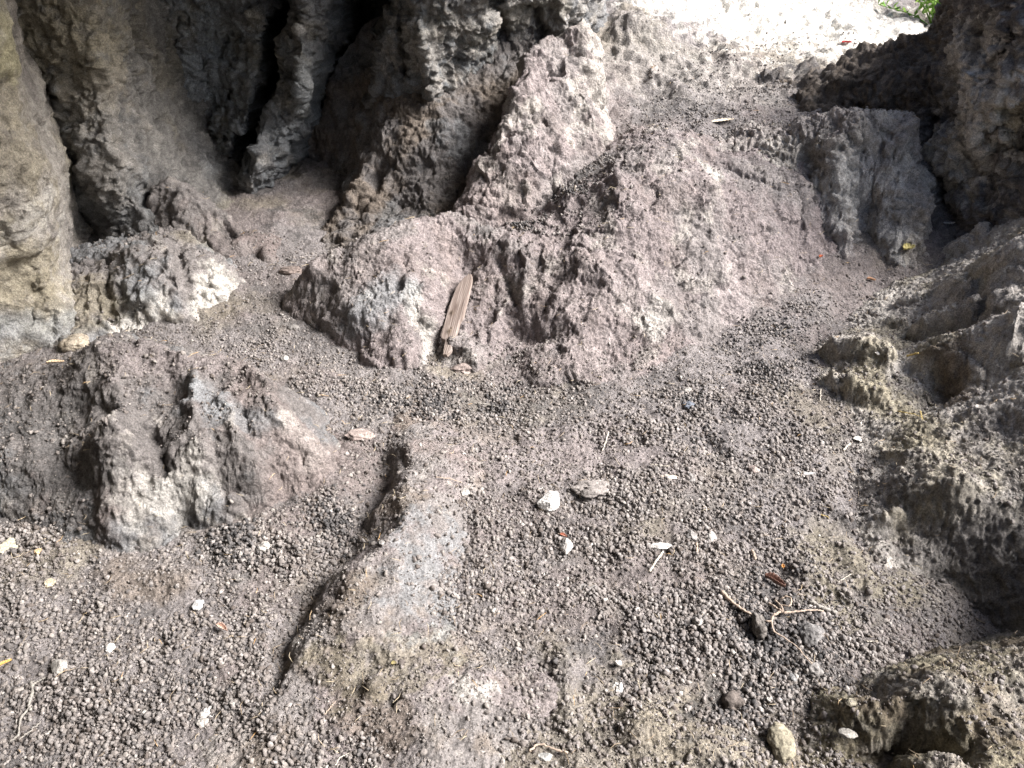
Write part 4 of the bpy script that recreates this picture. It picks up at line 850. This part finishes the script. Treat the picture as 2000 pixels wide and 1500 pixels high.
leaf(1653, 86, .06, .04, (.42, .06, .06), 'small dark red leaf on the bright entrance slope', .2, .2)
leaf(1603, 505, .022, .016, (.42, .11, .05), 'small bright rust leaf at the foot of the ledge', .7, .4)
leaf(1700, 550, .045, .014, (.30, .17, .10), 'brown curled leaf right of the rust leaf, by the ledge foot', .2, .6)
leaf(1528, 1110, .014, .008, (.62, .32, .10), 'tiny orange leaf above the curled reddish brown leaf', 1.4, .4)
leaf(1100, 1050, .02, .01, (.28, .10, .06), 'tiny dark red leaf above the pale upright stone', -.3, .4)
leaf(110, 712, .05, .012, (.55, .42, .28), 'long tan leaf by the dark hole at the wall foot', .3, .5)
leaf(1410, 239, .11, .022, (.72, .62, .48), 'pale splinter of bark lying on the entrance slope', .08, .15, 'bark_splinter', 'bark')
leaf(770, 1300, .012, .009, (.30, .26, .12), 'tiny olive leaf on the lower part of the rib', .3, .4)

# snail shells
def shell_thing(u, v, rpx, label, c):
    p = hit(u, v); r = rpx / FPX * math.hypot(p[1], CAMZ - p[2]); n, k = 90, 14; V = []; T = []
    for i in range(n):
        t = i / (n - 1) * 2.6 * 2 * math.pi; g = math.exp(.17 * (t - 2.6 * 2 * math.pi)); rr_ = g * .62; tr = g * .42
        cx, cy, cz = rr_ * math.cos(t), rr_ * math.sin(t), (1 - g) * .55
        for j in range(k):
            a_ = 2 * math.pi * j / k; V.append((cx + tr * math.cos(a_) * math.cos(t), cy + tr * math.cos(a_) * math.sin(t), cz + tr * math.sin(a_)))
            T.append(.75 + .25 * math.sin(a_ * 3) * math.cos(t * .2))
    V = np.array(V) * r; F = []
    for i in range(n - 1):
        for j in range(k): a0, a1 = i * k + j, i * k + (j + 1) % k; F.append((a0, a1, a1 + k, a0 + k))
    o = mesh_from('snail_shell', V, np.array(F), M_STONE, np.array(c)[None] * np.array(T)[:, None])
    o.location = (p[0], p[1], p[2] + r * .5); o.rotation_euler = (random.uniform(-.5, .5), random.uniform(-.5, .5), random.uniform(0, 6)); tag(o, label, 'snail shell')
shell_thing(467, 1131, 11, 'banded grey snail shell half sunk among the droppings', (.36, .34, .32))
shell_thing(1205, 1300, 11, 'white coiled snail shell right of the rib', (.6, .58, .54))
shell_thing(1500, 1370, 9, 'small pale snail shell on the lower right gravel', (.5, .48, .44))

# ------------------------------------------------------------------ the plank
def mat_wood():
    m = bpy.data.materials.new('weathered_wood'); m.use_nodes = True; t = m.node_tree; N = t.nodes; L = t.links; b = N['Principled BSDF']; b.inputs['Roughness'].default_value = .85
    tc = N.new('ShaderNodeTexCoord'); mp = N.new('ShaderNodeMapping'); mp.inputs['Scale'].default_value = (6, 150, 60); L.new(tc.outputs['Object'], mp.inputs[0])
    n = N.new('ShaderNodeTexNoise'); n.inputs['Scale'].default_value = 1; n.inputs['Detail'].default_value = 6; n.inputs['Distortion'].default_value = .6; L.new(mp.outputs[0], n.inputs['Vector'])
    r = N.new('ShaderNodeValToRGB'); L.new(n.outputs[0], r.inputs[0]); e = r.color_ramp.elements
    e[0].position = .33; e[0].color = (.11, .082, .07, 1); e[1].position = .66; e[1].color = (.27, .235, .215, 1)
    q = e.new(.5); q.color = (.20, .165, .145, 1)
    at = N.new('ShaderNodeAttribute'); at.attribute_name = 'Col'
    mx = N.new('ShaderNodeMix'); mx.data_type = 'RGBA'; mx.blend_type = 'MULTIPLY'; mx.inputs[0].default_value = 1; L.new(r.outputs[0], mx.inputs[6]); L.new(at.outputs[0], mx.inputs[7]); L.new(mx.outputs[2], b.inputs['Base Color'])
    bp = N.new('ShaderNodeBump'); bp.inputs['Distance'].default_value = .0022; L.new(n.outputs[0], bp.inputs['Height']); L.new(bp.outputs[0], b.inputs['Normal']); return m
def plank():
    a = hit(870, 708); b = hit(911, 556); a = a + [0, 0, .022]; b = b + [0, 0, .03]
    ex = b - a; Ln = np.linalg.norm(ex); ex /= Ln
    ey = np.cross([-.25, -.45, 1.0], ex); ey = ey / np.linalg.norm(ey); ez = np.cross(ex, ey)
    wd = 33 / FPX * 3.0; n, k = 140, 22; th = .017
    t = np.linspace(0, 1, n)
    left = np.interp(t, [0, .03, .17, .19, .22, .6, .85, .97, 1], [.08, .10, .16, .44, .52, .50, .36, .02, -.25]) * wd + .0012 * perlin(np.c_[t * 30, t * 0, t * 0], 1)
    right = np.interp(t, [0, .05, .38, .42, .45, .8, .95, 1], [-.16, -.34, -.42, -.45, -.54, -.54, -.50, -.42]) * wd + .0012 * perlin(np.c_[t * 30, t * 0 + 5, t * 0], 2)
    top = []; C_ = []
    for i in range(n):
        for j in range(k):
            s_ = j / (k - 1); y = right[i] * (1 - s_) + left[i] * s_; x = t[i] * Ln
            kn = 0
            for (kx, ky, kr) in ((.50, .18, .011), (.27, .03, .013), (.31, -.06, .005)):
                kn = max(kn, math.exp(-(((x - kx * Ln) / kr) ** 2 + ((y - ky * wd) / (kr * .7)) ** 2)))
            e = min(s_, 1 - s_); z = th + .0003 * math.sin(y * 900 + 3 * math.sin(x * 18)) + .003 * kn - .003 * max(0, 1 - e * 12) ** 2 * .6
            top.append((x, y, z)); q = 1 - .65 * kn; C_.append((q * 1.0, q * (.97 - .1 * kn), q * (.95 - .3 * kn)))
    top = np.array(top); bot = top.copy(); bot[:, 2] = 0
    V = np.r_[top, bot]; C_ = np.array(C_); C_ = np.r_[C_, C_]; nt_ = n * k; F = []
    for i in range(n - 1):
        for j in range(k - 1):
            q = i * k + j; F.append((q, q + k, q + k + 1, q + 1)); F.append((q + nt_, q + nt_ + 1, q + nt_ + k + 1, q + nt_ + k))
        q = i * k; F.append((q, q + nt_, q + nt_ + k, q + k)); q = i * k + k - 1; F.append((q, q + k, q + k + nt_, q + nt_))
    for j in range(k - 1):
        q = j; F.append((q, q + 1, q + 1 + nt_, q + nt_)); q = (n - 1) * k + j; F.append((q, q + nt_, q + 1 + nt_, q + 1))
    o = mesh_from('wooden_plank', V, np.array(F), mat_wood(), C_, smooth=False)
    from mathutils import Matrix
    o.matrix_world = Matrix([[ex[0], ey[0], ez[0], a[0]], [ex[1], ey[1], ez[1], a[1]], [ex[2], ey[2], ez[2], a[2]], [0, 0, 0, 1]])
    tag(o, 'weathered broken wooden plank with knots leaning on the big mound', 'plank')
plank()

# ------------------------------------------------------------------ green plant outside the entrance
def plant():
    M = mat_bits('fresh_leaf', [(0, (.10, .22, .03)), (.5, (.20, .36, .06)), (1, (.36, .50, .12))], .0003, 60, .5)
    root = bpy.data.objects.new('leafy_plant', None); COL.objects.link(root)
    base = np.array(Y(1825, 40, 5.4)); base[2] = FLOORZ(base[None, :2])[0] - .02; root.location = base
    tag(root, 'bright green leafy plant outside the entrance', 'plant')
    stems = []; lv = []
    for k in range(26):
        a_ = TW.uniform(0, 6.28); r = TW.uniform(.05, .38); h = TW.uniform(.12, .5); tip = np.array([math.cos(a_) * r, math.sin(a_) * r, h])
        path = smooth_path([(0, 0, 0), tip * [.35, .35, .6], tip], 9); stems.append(tube(path, np.linspace(.004, .0015, 9), 5))
        for q in path[3:]:
            for _ in range(3):
                d = TW.normal(size=3); d /= np.linalg.norm(d); s_ = np.cross(d, TW.normal(size=3)); s_ /= np.linalg.norm(s_); L_ = TW.uniform(.03, .06)
                u_ = np.cross(d, s_); lv.append((np.array([q, q + d * L_ * .5 + s_ * L_ * .26 + u_ * .006, q + d * L_, q + d * L_ * .5 - s_ * L_ * .26 + u_ * .006]), np.array([(0, 1, 2), (0, 2, 3)])))
    V, F = merge(lv); f = mesh_from('foliage', V, F, M, smooth=False); f.parent = root
    V, F = merge(stems); f = mesh_from('stem', V, F, M); f.parent = root
plant()
